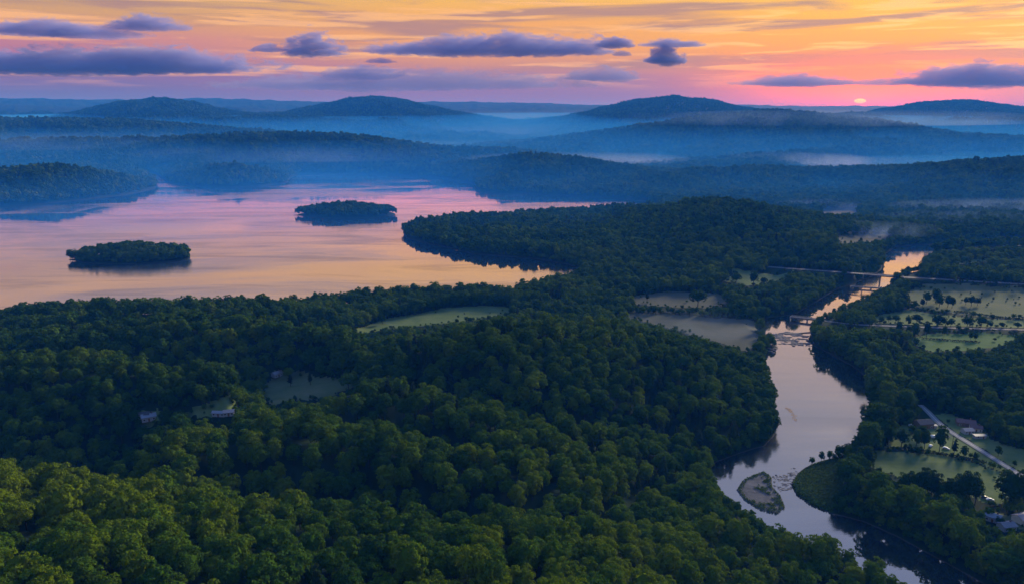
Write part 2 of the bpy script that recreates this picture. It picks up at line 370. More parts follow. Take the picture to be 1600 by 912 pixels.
def island(px0, px1, py, depth):
    x0, y0 = W(px0, py); x1, _ = W(px1, py)
    return ((x0 + x1) / 2, y0 + depth / 2, (x1 - x0) / 2, depth / 2)
ISL = [island(93, 276, 413, 92), island(455, 613, 341, 120)]
def seg_dist(x, y, P, closed=True):
    d = np.full(x.shape, 1e12)
    n = len(P)
    for i in range(n if closed else n - 1):
        ax, ay = P[i]; bx, by = P[(i + 1) % n]; ex, ey = bx - ax, by - ay
        t = np.clip(((x - ax) * ex + (y - ay) * ey) / (ex * ex + ey * ey + 1e-9), 0, 1)
        d = np.minimum(d, (x - ax - t * ex) ** 2 + (y - ay - t * ey) ** 2)
    return np.sqrt(d)
def inside(x, y, P):
    r = np.zeros(x.shape, bool); n = len(P)
    for i in range(n):
        ax, ay = P[i]; bx, by = P[(i + 1) % n]
        if ay == by: continue
        c = ((ay > y) != (by > y)) & (x < (bx - ax) * (y - ay) / (by - ay) + ax); r ^= c
    return r
def sdist(x, y, P): d = seg_dist(x, y, P); return np.where(inside(x, y, P), -d, d)

# meadows and other open ground, outlined on the plan
OPEN = [
 ('meadow', 'pale meadow among the woods just short of the lake', [(545, 513), (600, 498), (650, 490), (695, 481), (760, 477), (806, 480), (792, 490), (740, 501), (690, 506), (620, 512), (560, 520)], 'green', 9),
 ('meadow', 'forest clearing with brownish grass and a few small trees', [(428, 580), (465, 579), (510, 588), (568, 598), (540, 611), (480, 623), (430, 633), (405, 629), (414, 600)], 'dry', 8),
 ('clearing', 'small grassy clearing beside the white sheds in the forest', [(322, 633), (372, 631), (364, 647), (330, 651), (280, 654), (284, 646)], 'green', 8),
 ('clearing', 'small clearing round the white house in the forest', [(215, 644), (255, 643), (256, 662), (240, 668), (222, 664)], 'green', 8),
 ('meadow', 'large green meadow between the riverside trees and the road', [(1362, 703), (1440, 706), (1520, 721), (1560, 736), (1660, 785), (1660, 800), (1590, 776), (1560, 790), (1540, 786), (1500, 768), (1450, 756), (1400, 745), (1360, 728)], 'green', 5),
 ('meadow', 'grass strip with houses between the hedge and the road', [(1390, 672), (1425, 658), (1456, 650), (1480, 668), (1510, 688), (1545, 712), (1640, 768), (1560, 734), (1520, 719), (1440, 704), (1385, 700)], 'green', 5),
 ('meadow', 'green meadow on the far side of the country road', [(1462, 648), (1480, 646), (1530, 662), (1548, 686), (1590, 700), (1700, 705), (1700, 790), (1640, 766), (1548, 711), (1512, 686), (1484, 668)], 'green', 5),
 ('field', 'wide dry field below the highway bridge', [(1418, 452), (1450, 444), (1500, 443), (1700, 452), (1700, 500), (1560, 497), (1500, 490), (1440, 482), (1412, 466)], 'dry', 5),
 ('field', 'green field just above the lower road', [(1372, 492), (1420, 484), (1460, 490), (1520, 497), (1700, 503), (1700, 513), (1500, 509), (1400, 506), (1360, 503)], 'green', 5),
 ('field', 'bright green field just below the lower road', [(1418, 529), (1450, 521), (1540, 519), (1600, 524), (1560, 542), (1500, 548), (1455, 549), (1432, 540)], 'lush', 5),
 ('field', 'tan field at the foot of the wooded peninsula', [(986, 463), (1045, 455), (1120, 459), (1152, 470), (1112, 481), (1040, 479), (990, 476)], 'tan', 5),
 ('field', 'misty flat field between the dark hill and the river', [(950, 489), (1040, 489), (1120, 496), (1186, 504), (1184, 520), (1188, 546), (1170, 550), (1100, 528), (1030, 508)], 'tan', 4),
 ('field', 'small green fields below the peninsula woods', [(1140, 419), (1240, 423), (1226, 437), (1170, 446), (1112, 441), (1150, 432)], 'green', 5),
 ('field', 'pale misty field in the valley behind the peninsula', [(1305, 368), (1400, 364), (1388, 376), (1310, 379)], 'tan', 5),
 ('field', 'narrow misty field below the right hill', [(1290, 328), (1345, 326), (1340, 333), (1280, 336)], 'tan', 5),
 ('river_meadow', 'rough grass point jutting into the river bend', [(1300, 800), (1268, 787), (1247, 771), (1238, 756), (1246, 740), (1271, 724), (1306, 714), (1322, 722), (1320, 750), (1310, 780)], 'lush', 1.5),
 ('clearing', 'bare yard round the houses at the lower right edge', [(1544, 800), (1600, 806), (1660, 820), (1660, 836), (1600, 828), (1566, 820)], 'dry', 5),
 ('field', 'thin clearing strip among the woods right of the upper river', [(1480, 408), (1540, 404), (1560, 408), (1500, 413)], 'green', 5),
]
OPEN_P = [poly(o[2], o[4]) for o in OPEN]
OPEN_M = {'green': M_GREEN, 'lush': M_LUSH, 'tan': M_TAN, 'dry': M_DRY}
# roads: pixel, height
ROADS = [
 ('country_road', 'pale country road running down the meadows at the right edge', [(1438, 632, 5.2), (1450, 642, 5.2), (1462, 656, 5), (1480, 671, 5), (1510, 689, 5), (1550, 714, 5), (1600, 745, 5), (1680, 795, 5)], 4.6),
 ('lower_road', 'grey road between hedges crossing the floodplain', [(1277, 499, 3.5), (1300, 502.5, 5), (1340, 507, 6), (1400, 509, 6), (1450, 511, 6), (1520, 513, 6), (1700, 517, 6)], 5.5),
 ('highway', 'grey highway leading across the valley from the tall bridge', [(1412, 433, 15), (1480, 437, 12), (1560, 442, 10), (1640, 446, 9), (1760, 452, 9)], 9),
 ('highway', 'grey highway leading left into the woods from the tall bridge', [(1200, 417, 12), (1240, 420, 13), (1290, 423.5, 14), (1350, 428, 15)], 9),
 ('track', 'short gravel track from the country road to the yard', [(1455, 683, 5), (1470, 682, 5), (1484, 681, 5)], 3),
]
ROAD_P = [np.array([(*W(a, b, z), z) for a, b, z in r[2]]) for r in ROADS]

# ------------------------------------------------------------------ terrain grid
uu = np.concatenate([np.linspace(-1.5, -.86, 46)[:-1], np.linspace(-.86, .86, 660), np.linspace(.86, 1.5, 46)[1:]])
def lg(a, b, n): return np.exp(np.linspace(log(a), log(b), n))
dd = np.concatenate([lg(60, 215, 40)[:-1], lg(215, 1350, 400)[:-1], lg(1350, 3000, 150)[:-1], lg(3000, 43000, 150)])
UU, DD = np.meshgrid(uu, dd)                  # rows by distance
XX, YY = UU * DD, DD.copy()
NV, NU = UU.shape
fine = fbm(UU * 60, np.log(DD) * 30, 4); wide = fbm(UU * 14 + 5, np.log(DD) * 9 + 3, 4)
loc = fbm(XX / 45, YY / 45, 3)
base = 4.5 + 1.5 * wide + np.clip((DD - 5000) / 5000, 0, 1) * 20
best = np.zeros_like(XX); cls = np.full(XX.shape, -1, int); acc = np.zeros_like(XX)
P_ = 4.0
RS = {'near_b': .83, 'near_c': .80, 'near_f': .82, 'near_e': .80, 'near_d': .84, 'near_shore': .89}
def crest(pts, uq, can, scale=1.0):
    q = np.array([WD(p[0], p[1], p[2] * (scale if p[2] > 1000 else scale + (1 - scale) * float(sstep(820, 1130, np.float64(p[0]))))) for p in pts]); u = q[:, 0] / q[:, 1]; o = np.argsort(u)
    u, Dc, z = u[o], q[o, 1], q[o, 2] - can
    dl = .25 * float(np.median(np.diff(u))); ks = (-2, -1, 0, 1, 2); ws = (.1, .22, .36, .22, .1)
    zi = sum(w * np.interp(uq + k * dl, u, z) for k, w in zip(ks, ws)); Di = sum(w * np.interp(uq + k * dl, u, Dc) for k, w in zip(ks, ws))
    return zi, Di, u[0], u[-1]
for k, (nm, pts, wf, wb) in enumerate(RIDGES):
    big = pts[0][2] > 5000
    if big: wf, wb = wf * .66, wb * .66
    zi, Di, ua, ub = crest(pts, UU, 0 if big else CAN, RS.get(nm, .45 if pts[0][2] > 20000 else .50 if pts[0][2] > 15000 else .52 if pts[0][2] > 9000 else .62 if big else .74 if pts[0][2] > 2880 else 1.0))
    # soften the crest's corners a little
    ew = .5 * (wf + wb) / Di
    ends = np.exp(-np.clip(ua - UU, 0, None) ** 2 / (2 * (ew * .55) ** 2)) * np.exp(-np.clip(UU - ub, 0, None) ** 2 / (2 * (ew * .55) ** 2))
    s = (DD - Di)
    wob = 1 + .9 * wide
    pr = np.where(s < 0, np.exp(-.5 * (s / (wf * wob)) ** 2), np.exp(-.5 * (s / wb) ** 2))
    amp = .10 if big else .0
    zr = np.clip(zi, 0, None) * pr * ends * (1 + amp * fine * 1.2 + (0 if big else 0) )
    if big: zr = zr * (1 + .5 * (1 - pr) * fbm(UU * 90 + k * 3, np.log(DD) * 40, 4) * 2)
    else: zr = zr * (1 + .55 * (1 - pr) * wide * 2)
    acc += np.clip(zr, 0, None) ** P_
    m = zr > best; best = np.where(m, zr, best); cls = np.where(m & (zr > 9), k, cls)
# the near slope we look down on
zi, Di, _, _ = crest(NEAR_A, UU, CAN, .80)
s = DD - Di
za = np.where(s < 0, zi + .17 * -s, zi * np.exp(-.5 * (s / 27) ** 2))
za = np.clip(za + np.where(s < -15, 5.0 * loc + 7 * wide, 0), 0, 150)
acc += za ** P_
ZT = (base ** P_ + acc) ** (1 / P_)
ZT = ZT + np.where(DD < 2500, 3.0 * loc * np.clip((acc ** .25 - 6) / 12, 0, 1), 0)
near = DD < 3200
nr = int(np.searchsorted(dd, 3200))
xs, ys = XX[:nr], YY[:nr]
SD_LAKE = np.full(XX.shape, 1e6); SD_RIV = np.full(XX.shape, 1e6)
sl = sdist(xs, ys, LAKE_P); sr = sdist(xs, ys, RIVER_P); sb = sdist(xs, ys, BAR_P)
for (cx, cyy, rx, ry) in ISL:
    wv = 1 + .10 * fbm(xs / 30, ys / 30, 3)
    e = np.sqrt(((xs - cx) / rx) ** 2 + ((ys - cyy) / ry) ** 2)
    di = (e - wv) * min(rx, ry) * .9
    sp_ = np.abs(ys - cyy + ry * .25) - 3 * np.clip(1.12 - np.abs(xs - cx) / rx, 0, 1) * 8   # low spits at both ends
    sp_ = np.where(np.abs(xs - cx) < rx * 1.08, sp_, 50)
    sl = np.maximum(sl, -np.minimum(di, sp_))
sr = np.maximum(sr, -sb)
jag = 2.2 * fbm(xs / 14, ys / 14, 3) + 5 * fbm(xs / 60, ys / 60, 2) * np.clip(ys / 900, .25, 1.5)
sl = sl + jag * 1.4; sr = sr + jag * .8
SD_LAKE[:nr] = sl; SD_RIV[:nr] = sr
SDW = np.minimum(SD_LAKE, SD_RIV)
# islands rise in the middle
for (cx, cyy, rx, ry), hh in zip(ISL, (16, 34)):
    e2 = ((XX - cx) / rx) ** 2 + ((YY - cyy) / ry) ** 2
    ZT = np.maximum(ZT, np.clip(1 - e2, 0, 1) ** 1.0 * hh)
barm = np.zeros(XX.shape, bool); barm[:nr] = sb < 1.5
ZT = np.where(barm, np.minimum(ZT, .55 + .5 * loc), ZT)
shore = np.where(DD < 3200, .12 + .30 * SDW, 1e6)
ZT = np.where(SDW > 0, np.minimum(ZT, np.clip(shore, .05, None)), np.clip(.3 * SDW, -3, 0) - .12)
# low rough-grass point in the river bend
gp = np.zeros(XX.shape, bool); gp[:nr] = inside(xs, ys, OPEN_P[15]) & (SDW[:nr] > 0)
ZT = np.where(gp, np.minimum(ZT, 1.6 + .5 * loc), ZT)
# roads sit on graded strips
def road_field(P):
    d = np.full(XX.shape, 1e9); zr = np.zeros(XX.shape)
    m = (YY < 1400) & (XX > 100); x, y = XX[m], YY[m]
    dm = np.full(x.shape, 1e9); zm = np.zeros(x.shape)
    for a, b in zip(P[:-1], P[1:]):
        ex, ey = b[0] - a[0], b[1] - a[1]
        t = np.clip(((x - a[0]) * ex + (y - a[1]) * ey) / (ex * ex + ey * ey), 0, 1)
        q = np.hypot(x - a[0] - t * ex, y - a[1] - t * ey); z = a[2] + t * (b[2] - a[2])
        c = q < dm; dm = np.where(c, q, dm); zm = np.where(c, z, zm)
    d[m] = dm; zr[m] = zm; return d, zr
ROADD = np.full(XX.shape, 1e9)
for (nm, lb, pp, w), P in zip(ROADS, ROAD_P):
    d, zr = road_field(P); hw = w / 2 + 2.5
    k = 1 - sstep(hw, hw + 16, d); k = np.where(SDW < 4, k * sstep(0, 4, SDW), k)
    ZT = np.where(d < hw + 16, ZT * (1 - k) + (zr - .25) * k, ZT)
    ROADD = np.minimum(ROADD, d - w / 2)

def sample(A, x, y):
    u = x / y; fi = np.interp(u, uu, np.arange(NU)); fj = np.interp(np.log(y), np.log(dd), np.arange(NV))
    i = np.clip(fi.astype(int), 0, NU - 2); j = np.clip(fj.astype(int), 0, NV - 2); a = fi - i; b = fj - j
    return (A[j, i] * (1 - a) + A[j, i + 1] * a) * (1 - b) + (A[j + 1, i] * (1 - a) + A[j + 1, i + 1] * a) * b
def gz(x, y): return float(sample(ZT, np.array([x]), np.array([y]))[0])
def ground_at(px, py):
    """The land point seen at a photo pixel (walks out along the view ray)."""
    x, y, dz = ray(px, py); ts = np.linspace(150, 3000, 6000) / y
    zz = sample(ZT, x * ts, y * ts); k = np.argmax(CAMZ + dz * ts <= np.maximum(zz, 0))
    return x * ts[k], y * ts[k], max(float(zz[k]), 0.0)

for k in (1,):
    P = np.array([ground_at(a, b)[:2] for a, b in OPEN[k][2]]); r0 = int(np.searchsorted(dd, 1000))
    sd_ = sdist(XX[:r0], YY[:r0], P); w_ = sstep(14, -6, sd_) if False else 1 - sstep(-4, 22, sd_); zm = ZT[:r0][sd_ < 0]; cx_, cy2 = P.mean(0)
    A_ = np.c_[XX[:r0][sd_ < 0], YY[:r0][sd_ < 0], np.ones(len(zm))]; co = np.linalg.lstsq(A_, zm, rcond=None)[0]; co[1] = max(co[1], -.03)
    pl = co[0] * (XX[:r0] - cx_) * .6 + co[1] * .5 * (YY[:r0] - cy2) + zm.mean(); ZT[:r0] = ZT[:r0] * (1 - w_) + pl * w_
OPEN_P = [P if o[0] == 'river_meadow' else np.array([ground_at(a, b)[:2] for a, b in o[2]]) for P, o in zip(OPEN_P, OPEN)]
# split the one sheet into named pieces that share their edges
xc = .25 * (XX[:-1, :-1] + XX[1:, :-1] + XX[:-1, 1:] + XX[1:, 1:]); yc = .25 * (YY[:-1, :-1] + YY[1:, :-1] + YY[:-1, 1:] + YY[1:, 1:])
FC = np.full(xc.shape, -1, int)                 # -1 terrain, 0.. open, 100+ hills, 200 gravel bar
ck = cls[:-1, :-1]
HN = [r[0] for r in RIDGES]
for k, nm in enumerate(HN):
    if nm.startswith('near'): continue
    FC[ck == k] = 100 + k
nrow = int(np.searchsorted(dd, 2400))
xo, yo = xc[:nrow], yc[:nrow]
jx, jy = 3.5 * fbm(xo / 12, yo / 12, 3), 3.5 * fbm(xo / 12 + 40, yo / 12, 3)
sdw_c = SDW[:-1, :-1][:nrow]
OPENM = np.full(xc.shape, -1, int)
for k, P in enumerate(OPEN_P):
    m = inside(xo + jx * 2, yo + jy * 2, P) & (sdw_c > .5)
    FC[:nrow][m] = k; OPENM[:nrow][m] = k
m = (sdist(xo, yo, BAR_P) < 3); FC[:nrow][m] = 200; OPENM[:nrow][m] = 99
for q, (cx, cyy, rx, ry) in enumerate(ISL):
    FC[(((xc - cx) / rx) ** 2 + ((yc - cyy) / ry) ** 2) < 1.7] = 300 + q
gidx = np.arange(NV * NU).reshape(NV, NU)
Q = np.stack([gidx[:-1, :-1], gidx[:-1, 1:], gidx[1:, 1:], gidx[1:, :-1]], -1)
VERT = np.stack([XX, YY, ZT], -1).reshape(-1, 3)
def sub_sheet(name, mask, m, z=None):
    q = Q[mask].reshape(-1, 4); ids, inv = np.unique(q, return_inverse=True); v = VERT[ids].copy()
    if z is not None: v[:, 2] = z
    return link(name, mesh_np(name, v, inv.reshape(-1, 4), [m], True))
tag(sub_sheet('terrain', FC == -1, M_FLOOR), 'dark forest floor and rolling ground under the woods', kind='structure')
HLAB = {'peninsula': 'wooded peninsula with a rounded hill reaching into the lake', 'peninsula_front': 'lower wooded slope of the peninsula above its shore',
        'right_hill': 'wooded hill at the right edge behind the mist', 'right_hill_front': 'lower wooded spur in front of the right hill',
        'left_hill': 'dark wooded headland at the left edge of the lake', 'lake_hill': 'low dark hill island at the far side of the lake'}
for k, nm in enumerate(HN):
    mk = FC == 100 + k
    if nm.startswith('near') or not mk.any(): continue
    o = sub_sheet({'left_hill': 'headland', 'lake_hill': 'hill', 'right_hill': 'hill', 'right_hill_front': 'hill', 'shore_hill': 'hill', 'wooded_hill': 'hill', 'peninsula_front': 'peninsula', 'far_ridge': 'mountain_ridge'}.get(nm, nm), mk, M_FLOOR)
    o['kind'] = 'structure'
    if nm in HLAB: o['label'] = HLAB[nm]
for k, (nm, lb, pp, mk, z) in enumerate(OPEN):
    if (FC == k).any(): tag(sub_sheet(nm, FC == k, OPEN_M[mk]), lb, kind='structure')
tag(sub_sheet('gravel_bar', FC == 200, M_GRAVEL), 'grey gravel island in the river below the rapids', kind='structure')
for q in range(2):
    tag(sub_sheet('island', FC == 300 + q, M_FLOOR), ('wooded island nearer the shore at the left of the lake', 'wooded island farther out near the middle of the lake')[q], kind='structure')
def water_sheet(name, sd, m, lab):
    st = 3; a = sd[::st, ::st]; b = np.minimum(np.minimum(a[:-1, :-1], a[1:, :-1]), np.minimum(a[:-1, 1:], a[1:, 1:]))
    g = gidx[::st, ::st]; q = np.stack([g[:-1, :-1], g[:-1, 1:], g[1:, 1:], g[1:, :-1]], -1)
    msk = b < 3.0
    msk2 = msk.copy(); msk2[1:] |= msk[:-1]; msk2[:-1] |= msk[1:]; msk2[:, 1:] |= msk[:, :-1]; msk2[:, :-1] |= msk[:, 1:]
    q = q[msk2].reshape(-1, 4); ids, inv = np.unique(q, return_inverse=True); v = VERT[ids].copy(); v[:, 2] = 0
    return tag(link(name, mesh_np(name, v, inv.reshape(-1, 4), [m], True)), lab, kind='structure')
water_sheet('lake', SD_LAKE, M_LAKE, 'calm lake mirroring the orange sunset sky')
water_sheet('river', SD_RIV, M_RIVER, 'winding river reflecting the pale sky')
g = bmesh.new(); S = 43500.0
vs = [g.verts.new(c) for c in ((-S, -4000, -4.5), (S, -4000, -4.5), (S, 43400, -4.5), (-S, 43400, -4.5))]; g.faces.new(vs)
tag(bm_obj('ground', g, M_FLOOR), 'wide dark ground reaching to the horizon', kind='structure')

# roads
def strip(P, w, dz):
    q = []
    for a, b in zip(P[:-1], P[1:]):
        n = max(2, int(np.hypot(*(b - a)[:2]) / 5)); q += [a + (b - a) * t for t in np.linspace(0, 1, n, endpoint=False)]
    q.append(P[-1]); q = np.array(q)
    for _ in range(3): q[1:-1] = .25 * q[:-2] + .5 * q[1:-1] + .25 * q[2:]
    tn = np.gradient(q[:, :2], axis=0); tn /= np.linalg.norm(tn, axis=1)[:, None]; nn = np.stack([-tn[:, 1], tn[:, 0]], 1)
    v = np.concatenate([np.c_[q[:, :2] + nn * w / 2, q[:, 2] + dz], np.c_[q[:, :2] - nn * w / 2, q[:, 2] + dz]]); n = len(q); i = np.arange(n - 1)
    return v, np.stack([i, i + n, i + n + 1, i + 1], 1)
M_LINE = flat_mat('road_paint', (.7, .68, .6), .7, .2, .1)
for (nm, lb, pp, w), P in zip(ROADS, ROAD_P):
    v, q = strip(P, w, .12); o = link(nm, mesh_np(nm, v, q, [M_GRAVEL if nm == 'track' else M_ASPH if nm == 'country_road' else M_ASPHD], True)); tag(o, lb, kind='structure')
    if nm != 'track':
        v, q = strip(P, .22, .15); link('centre_line', mesh_np('centre_line', v, q, [M_LINE]), o)

# ------------------------------------------------------------------ trees
def ico(sub):
    bm = bmesh.new(); bmesh.ops.create_icosphere(bm, subdivisions=sub, radius=1.0)
    v = np.array([x.co[:] for x in bm.verts]); f = np.array([[x.index for x in p.verts] for p in bm.faces]); bm.free(); return v, f
ICO = {k: ico(k) for k in (1, 2)}
def leaf_cloud(r, nl, per, size, R, z0, z1, lobe, cone=0.0):
    """Lobes spread through the crown's volume; each carries small leafy faces turned outward."""
    zc, hz = (z0 + z1) / 2, (z1 - z0) / 2
    C, Rl = [], []
    for i in range(nl):
        k = (i + .5) / nl; cz = 1 - 1.75 * k; ph = i * 2.39996 + r.uniform(-.4, .4)
        rr = sqrt(max(0, 1 - cz * cz)); s = r.uniform(.55, .80) if i % 4 else r.uniform(.15, .5)
        wid = 1 - cone * (cz + 1) / 2
        C.append((R * rr * s * cos(ph) * wid, R * rr * s * sin(ph) * wid, zc + hz * cz * (s + .1))); Rl.append(R * lobe * r.uniform(.75, 1.3) * (1 - cone * .45 * (cz + 1) / 2))
    C, Rl = np.array(C), np.array(Rl); cen = np.array([0, 0, zc - hz * .4])
    n = nl * per; ci = np.repeat(np.arange(nl), per)
    d = r.normal(size=(n, 3)); d /= np.linalg.norm(d, axis=1)[:, None]
    o = C[ci] - cen; o /= np.linalg.norm(o, axis=1)[:, None] + 1e-6
    d = d + o * .75 + np.array([0, 0, .35]); d /= np.linalg.norm(d, axis=1)[:, None]
    p = C[ci] + d * (Rl[ci] * r.uniform(.72, 1.06, n))[:, None] * np.array([1, 1, .82])
    nr_ = d + r.normal(size=(n, 3)) * .42; nr_ /= np.linalg.norm(nr_, axis=1)[:, None]
    t = np.cross(nr_, r.normal(size=(n, 3))); t /= np.linalg.norm(t, axis=1)[:, None]; b = np.cross(nr_, t)
    s = size * r.uniform(.6, 1.35, n)[:, None]
    k = r.uniform(.7, 1.3, (n, 4, 1)); q = np.stack([p + t * s, p + b * s * .8, p - t * s, p - b * s * .8], 1); q = p[:, None] + (q - p[:, None]) * k
    q[:, 1] -= nr_ * s * .3; q[:, 3] -= nr_ * s * .3
    return q.reshape(-1, 3), C, Rl
def crown_mesh(name, seed, nl, per, size, R, z0, z1, lobe, mat, core=2, cone=0.0):
    r = np.random.default_rng(seed); q, C, Rl = leaf_cloud(r, nl, per, size, R, z0, z1, lobe, cone)
    nq = len(q) // 4; iv, jf = ICO[core]
    vs, ts = [q], []; off = len(q)
    if core == 2:                               # inner leaf mass
        zc, hz = (z0 + z1) / 2, (z1 - z0) / 2
        w = iv * (1 + .25 * r.normal(size=(len(iv), 1)) * .5); tp = (iv[:, 2:3] + 1) / 2
        vs.append(np.c_[w[:, :2] * R * .62 * (1 - cone * tp), zc + w[:, 2] * hz * .66]); ts.append(jf + off)
    else:
        for c, rl in zip(C, Rl):
            w = iv * (1 + .16 * r.normal(size=(len(iv), 1))); vs.append(c + w * rl * .86); ts.append(jf + off); off += len(iv)
    v = np.concatenate(vs); t = np.concatenate(ts)
    return mesh_np(name, v, np.arange(nq * 4).reshape(-1, 4), [mat], False, t)
def trunk_mesh(name, seed, h, rad, R):
    r = np.random.default_rng(seed); vs, qs = [], []; off = 0
    def limb(p0, p1, r0, r1, n=6, bend=.0):
        nonlocal off
        p0, p1 = np.array(p0, float), np.array(p1, float); d = p1 - p0; d /= np.linalg.norm(d); a = np.cross(d, (.3, .9, .2)); a /= np.linalg.norm(a); b = np.cross(d, a)
        for k in range(3):
            t = k / 2; c = p0 + (p1 - p0) * t + a * bend * sin(pi * t); rr = r0 + (r1 - r0) * t
            for j in range(n):
                th = 2 * pi * j / n; vs.append(c + (a * cos(th) + b * sin(th)) * rr)
        for k in range(2):
            for j in range(n): qs.append((off + k * n + j, off + k * n + (j + 1) % n, off + (k + 1) * n + (j + 1) % n, off + (k + 1) * n + j))
        off += 3 * n
    limb((0, 0, -.8), (0, 0, h * .72), rad, rad * .45, 7, .15)
    for i in range(5):
        a = i * 2.4 + r.uniform(-.4, .4); z = h * r.uniform(.28, .6)
        limb((0, 0, z), (cos(a) * R * .62, sin(a) * R * .62, z + h * r.uniform(.12, .28)), rad * .4, rad * .12, 5, .2)
    return mesh_np(name, vs, qs, [M_BARK], True)
# kinds: broad crowns, tall crowns, conifers, in three levels of detail; every kind 16 m tall as modelled
def kinds(lod):
    out = []
    if lod == 0: cfg = (28, 60, .40, .33, 2)
    elif lod == 1: cfg = (20, 22, .78, .37, 2)
    else: cfg = (11, 9, 1.15, .44, 1)
    nl, per, sz, lobe, core = cfg
    for i in range(5):
        R = (5.6, 6.2, 5.0, 6.6, 5.3)[i]; z0 = (3.6, 4.2, 3.2, 4.8, 3.0)[i]; z1 = (15.6, 14.8, 16.8, 14.4, 16.0)[i]
        out.append((crown_mesh('crown', 100 * lod + i, nl + 3 * (i % 3), per, sz, R, z0, z1, lobe * (1, .95, 1.1, .9, 1.05)[i], M_LEAF, core), trunk_mesh('trunk', i, 15, .36, R)))
    for i in range(2):
        out.append((crown_mesh('crown', 100 * lod + 50 + i, int(nl * 1.1), per, sz * .85, 3.4 + .4 * i, 2.0, 17.5, lobe * .8, M_PINE, core, .75), trunk_mesh('trunk', 9 + i, 17, .28, 2.2)))
    return out
KIND = [kinds(l) for l in range(3)]
def join_mesh(a, b, name):
    va = np.empty(len(a.vertices) * 3, np.float32); a.vertices.foreach_get('co', va); vb = np.empty(len(b.vertices) * 3, np.float32); b.vertices.foreach_get('co', vb)
    q, t, mi = [], [], []
    for m, off, idx in ((a, 0, 0), (b, len(a.vertices), 1)):
        for p in m.polygons:
            vv = [v + off for v in p.vertices]; (q if len(vv) == 4 else t).append(vv)
            (mi if len(vv) == 4 else mi).append((len(vv), idx))
    m4 = [i for n, i in mi if n == 4]; m3 = [i for n, i in mi if n == 3]
    return mesh_np(name, np.concatenate([va, vb]).reshape(-1, 3), q, [a.materials[0], b.materials[0]], False, t, m4 + m3)
PCOL = []
for l in range(3):
    c = bpy.data.collections.new('tree_kinds_%d' % l)
    for i, (cr, tr) in enumerate(KIND[l]):
        me = join_mesh(cr, tr, 'whole_tree') if l < 2 else cr
        c.objects.link(bpy.data.objects.new('kind_%d_%d' % (l, i), me))
    PCOL.append(c)
def scatter_group(coll):
    g = bpy.data.node_groups.new('scatter', 'GeometryNodeTree')
    g.interface.new_socket('Geometry', in_out='INPUT', socket_type='NodeSocketGeometry'); g.interface.new_socket('Geometry', in_out='OUTPUT', socket_type='NodeSocketGeometry')
    N = g.nodes; i = N.new('NodeGroupInput'); o = N.new('NodeGroupOutput'); ip = N.new('GeometryNodeInstanceOnPoints'); ci = N.new('GeometryNodeCollectionInfo')
    ci.inputs[0].default_value = coll; ci.inputs[1].default_value = True; ci.inputs[2].default_value = True
    def at(n, ty):
        a = N.new('GeometryNodeInputNamedAttribute'); a.data_type = ty; a.inputs[0].default_value = n; return a.outputs[0]
    g.links.new(i.outputs[0], ip.inputs['Points']); g.links.new(ci.outputs[0], ip.inputs['Instance']); ip.inputs['Pick Instance'].default_value = True
    g.links.new(at('idx', 'INT'), ip.inputs['Instance Index']); g.links.new(at('rot', 'FLOAT_VECTOR'), ip.inputs['Rotation']); g.links.new(at('scl', 'FLOAT_VECTOR'), ip.inputs['Scale'])
    g.links.new(ip.outputs[0], o.inputs[0]); return g
SCAT = [scatter_group(c) for c in PCOL]
def forest(name, label, pts, lod):
    """pts: dict of arrays x,y,z,s,h,rot,idx,tint"""
    if not len(pts['x']): return
    me = bpy.data.meshes.new(name); n = len(pts['x']); me.vertices.add(n)
    me.vertices.foreach_set('co', np.stack([pts['x'], pts['y'], pts['z']], 1).astype(np.float32).ravel())
    a = me.attributes.new('idx', 'INT', 'POINT'); a.data.foreach_set('value', pts['idx'].astype(np.int32))
    a = me.attributes.new('rot', 'FLOAT_VECTOR', 'POINT'); a.data.foreach_set('vector', np.stack([pts['lx'], pts['ly'], pts['rot']], 1).astype(np.float32).ravel())
    a = me.attributes.new('scl', 'FLOAT_VECTOR', 'POINT'); a.data.foreach_set('vector', np.stack([pts['s'], pts['s'], pts['h']], 1).astype(np.float32).ravel())
    a = me.attributes.new('tint', 'FLOAT', 'POINT'); a.data.foreach_set('value', pts['tint'].astype(np.float32))
    me.materials.append(M_LEAF)
    o = link(name, me); md = o.modifiers.new('scatter', 'NODES'); md.node_group = SCAT[lod]
    return tag(o, label, kind='stuff')

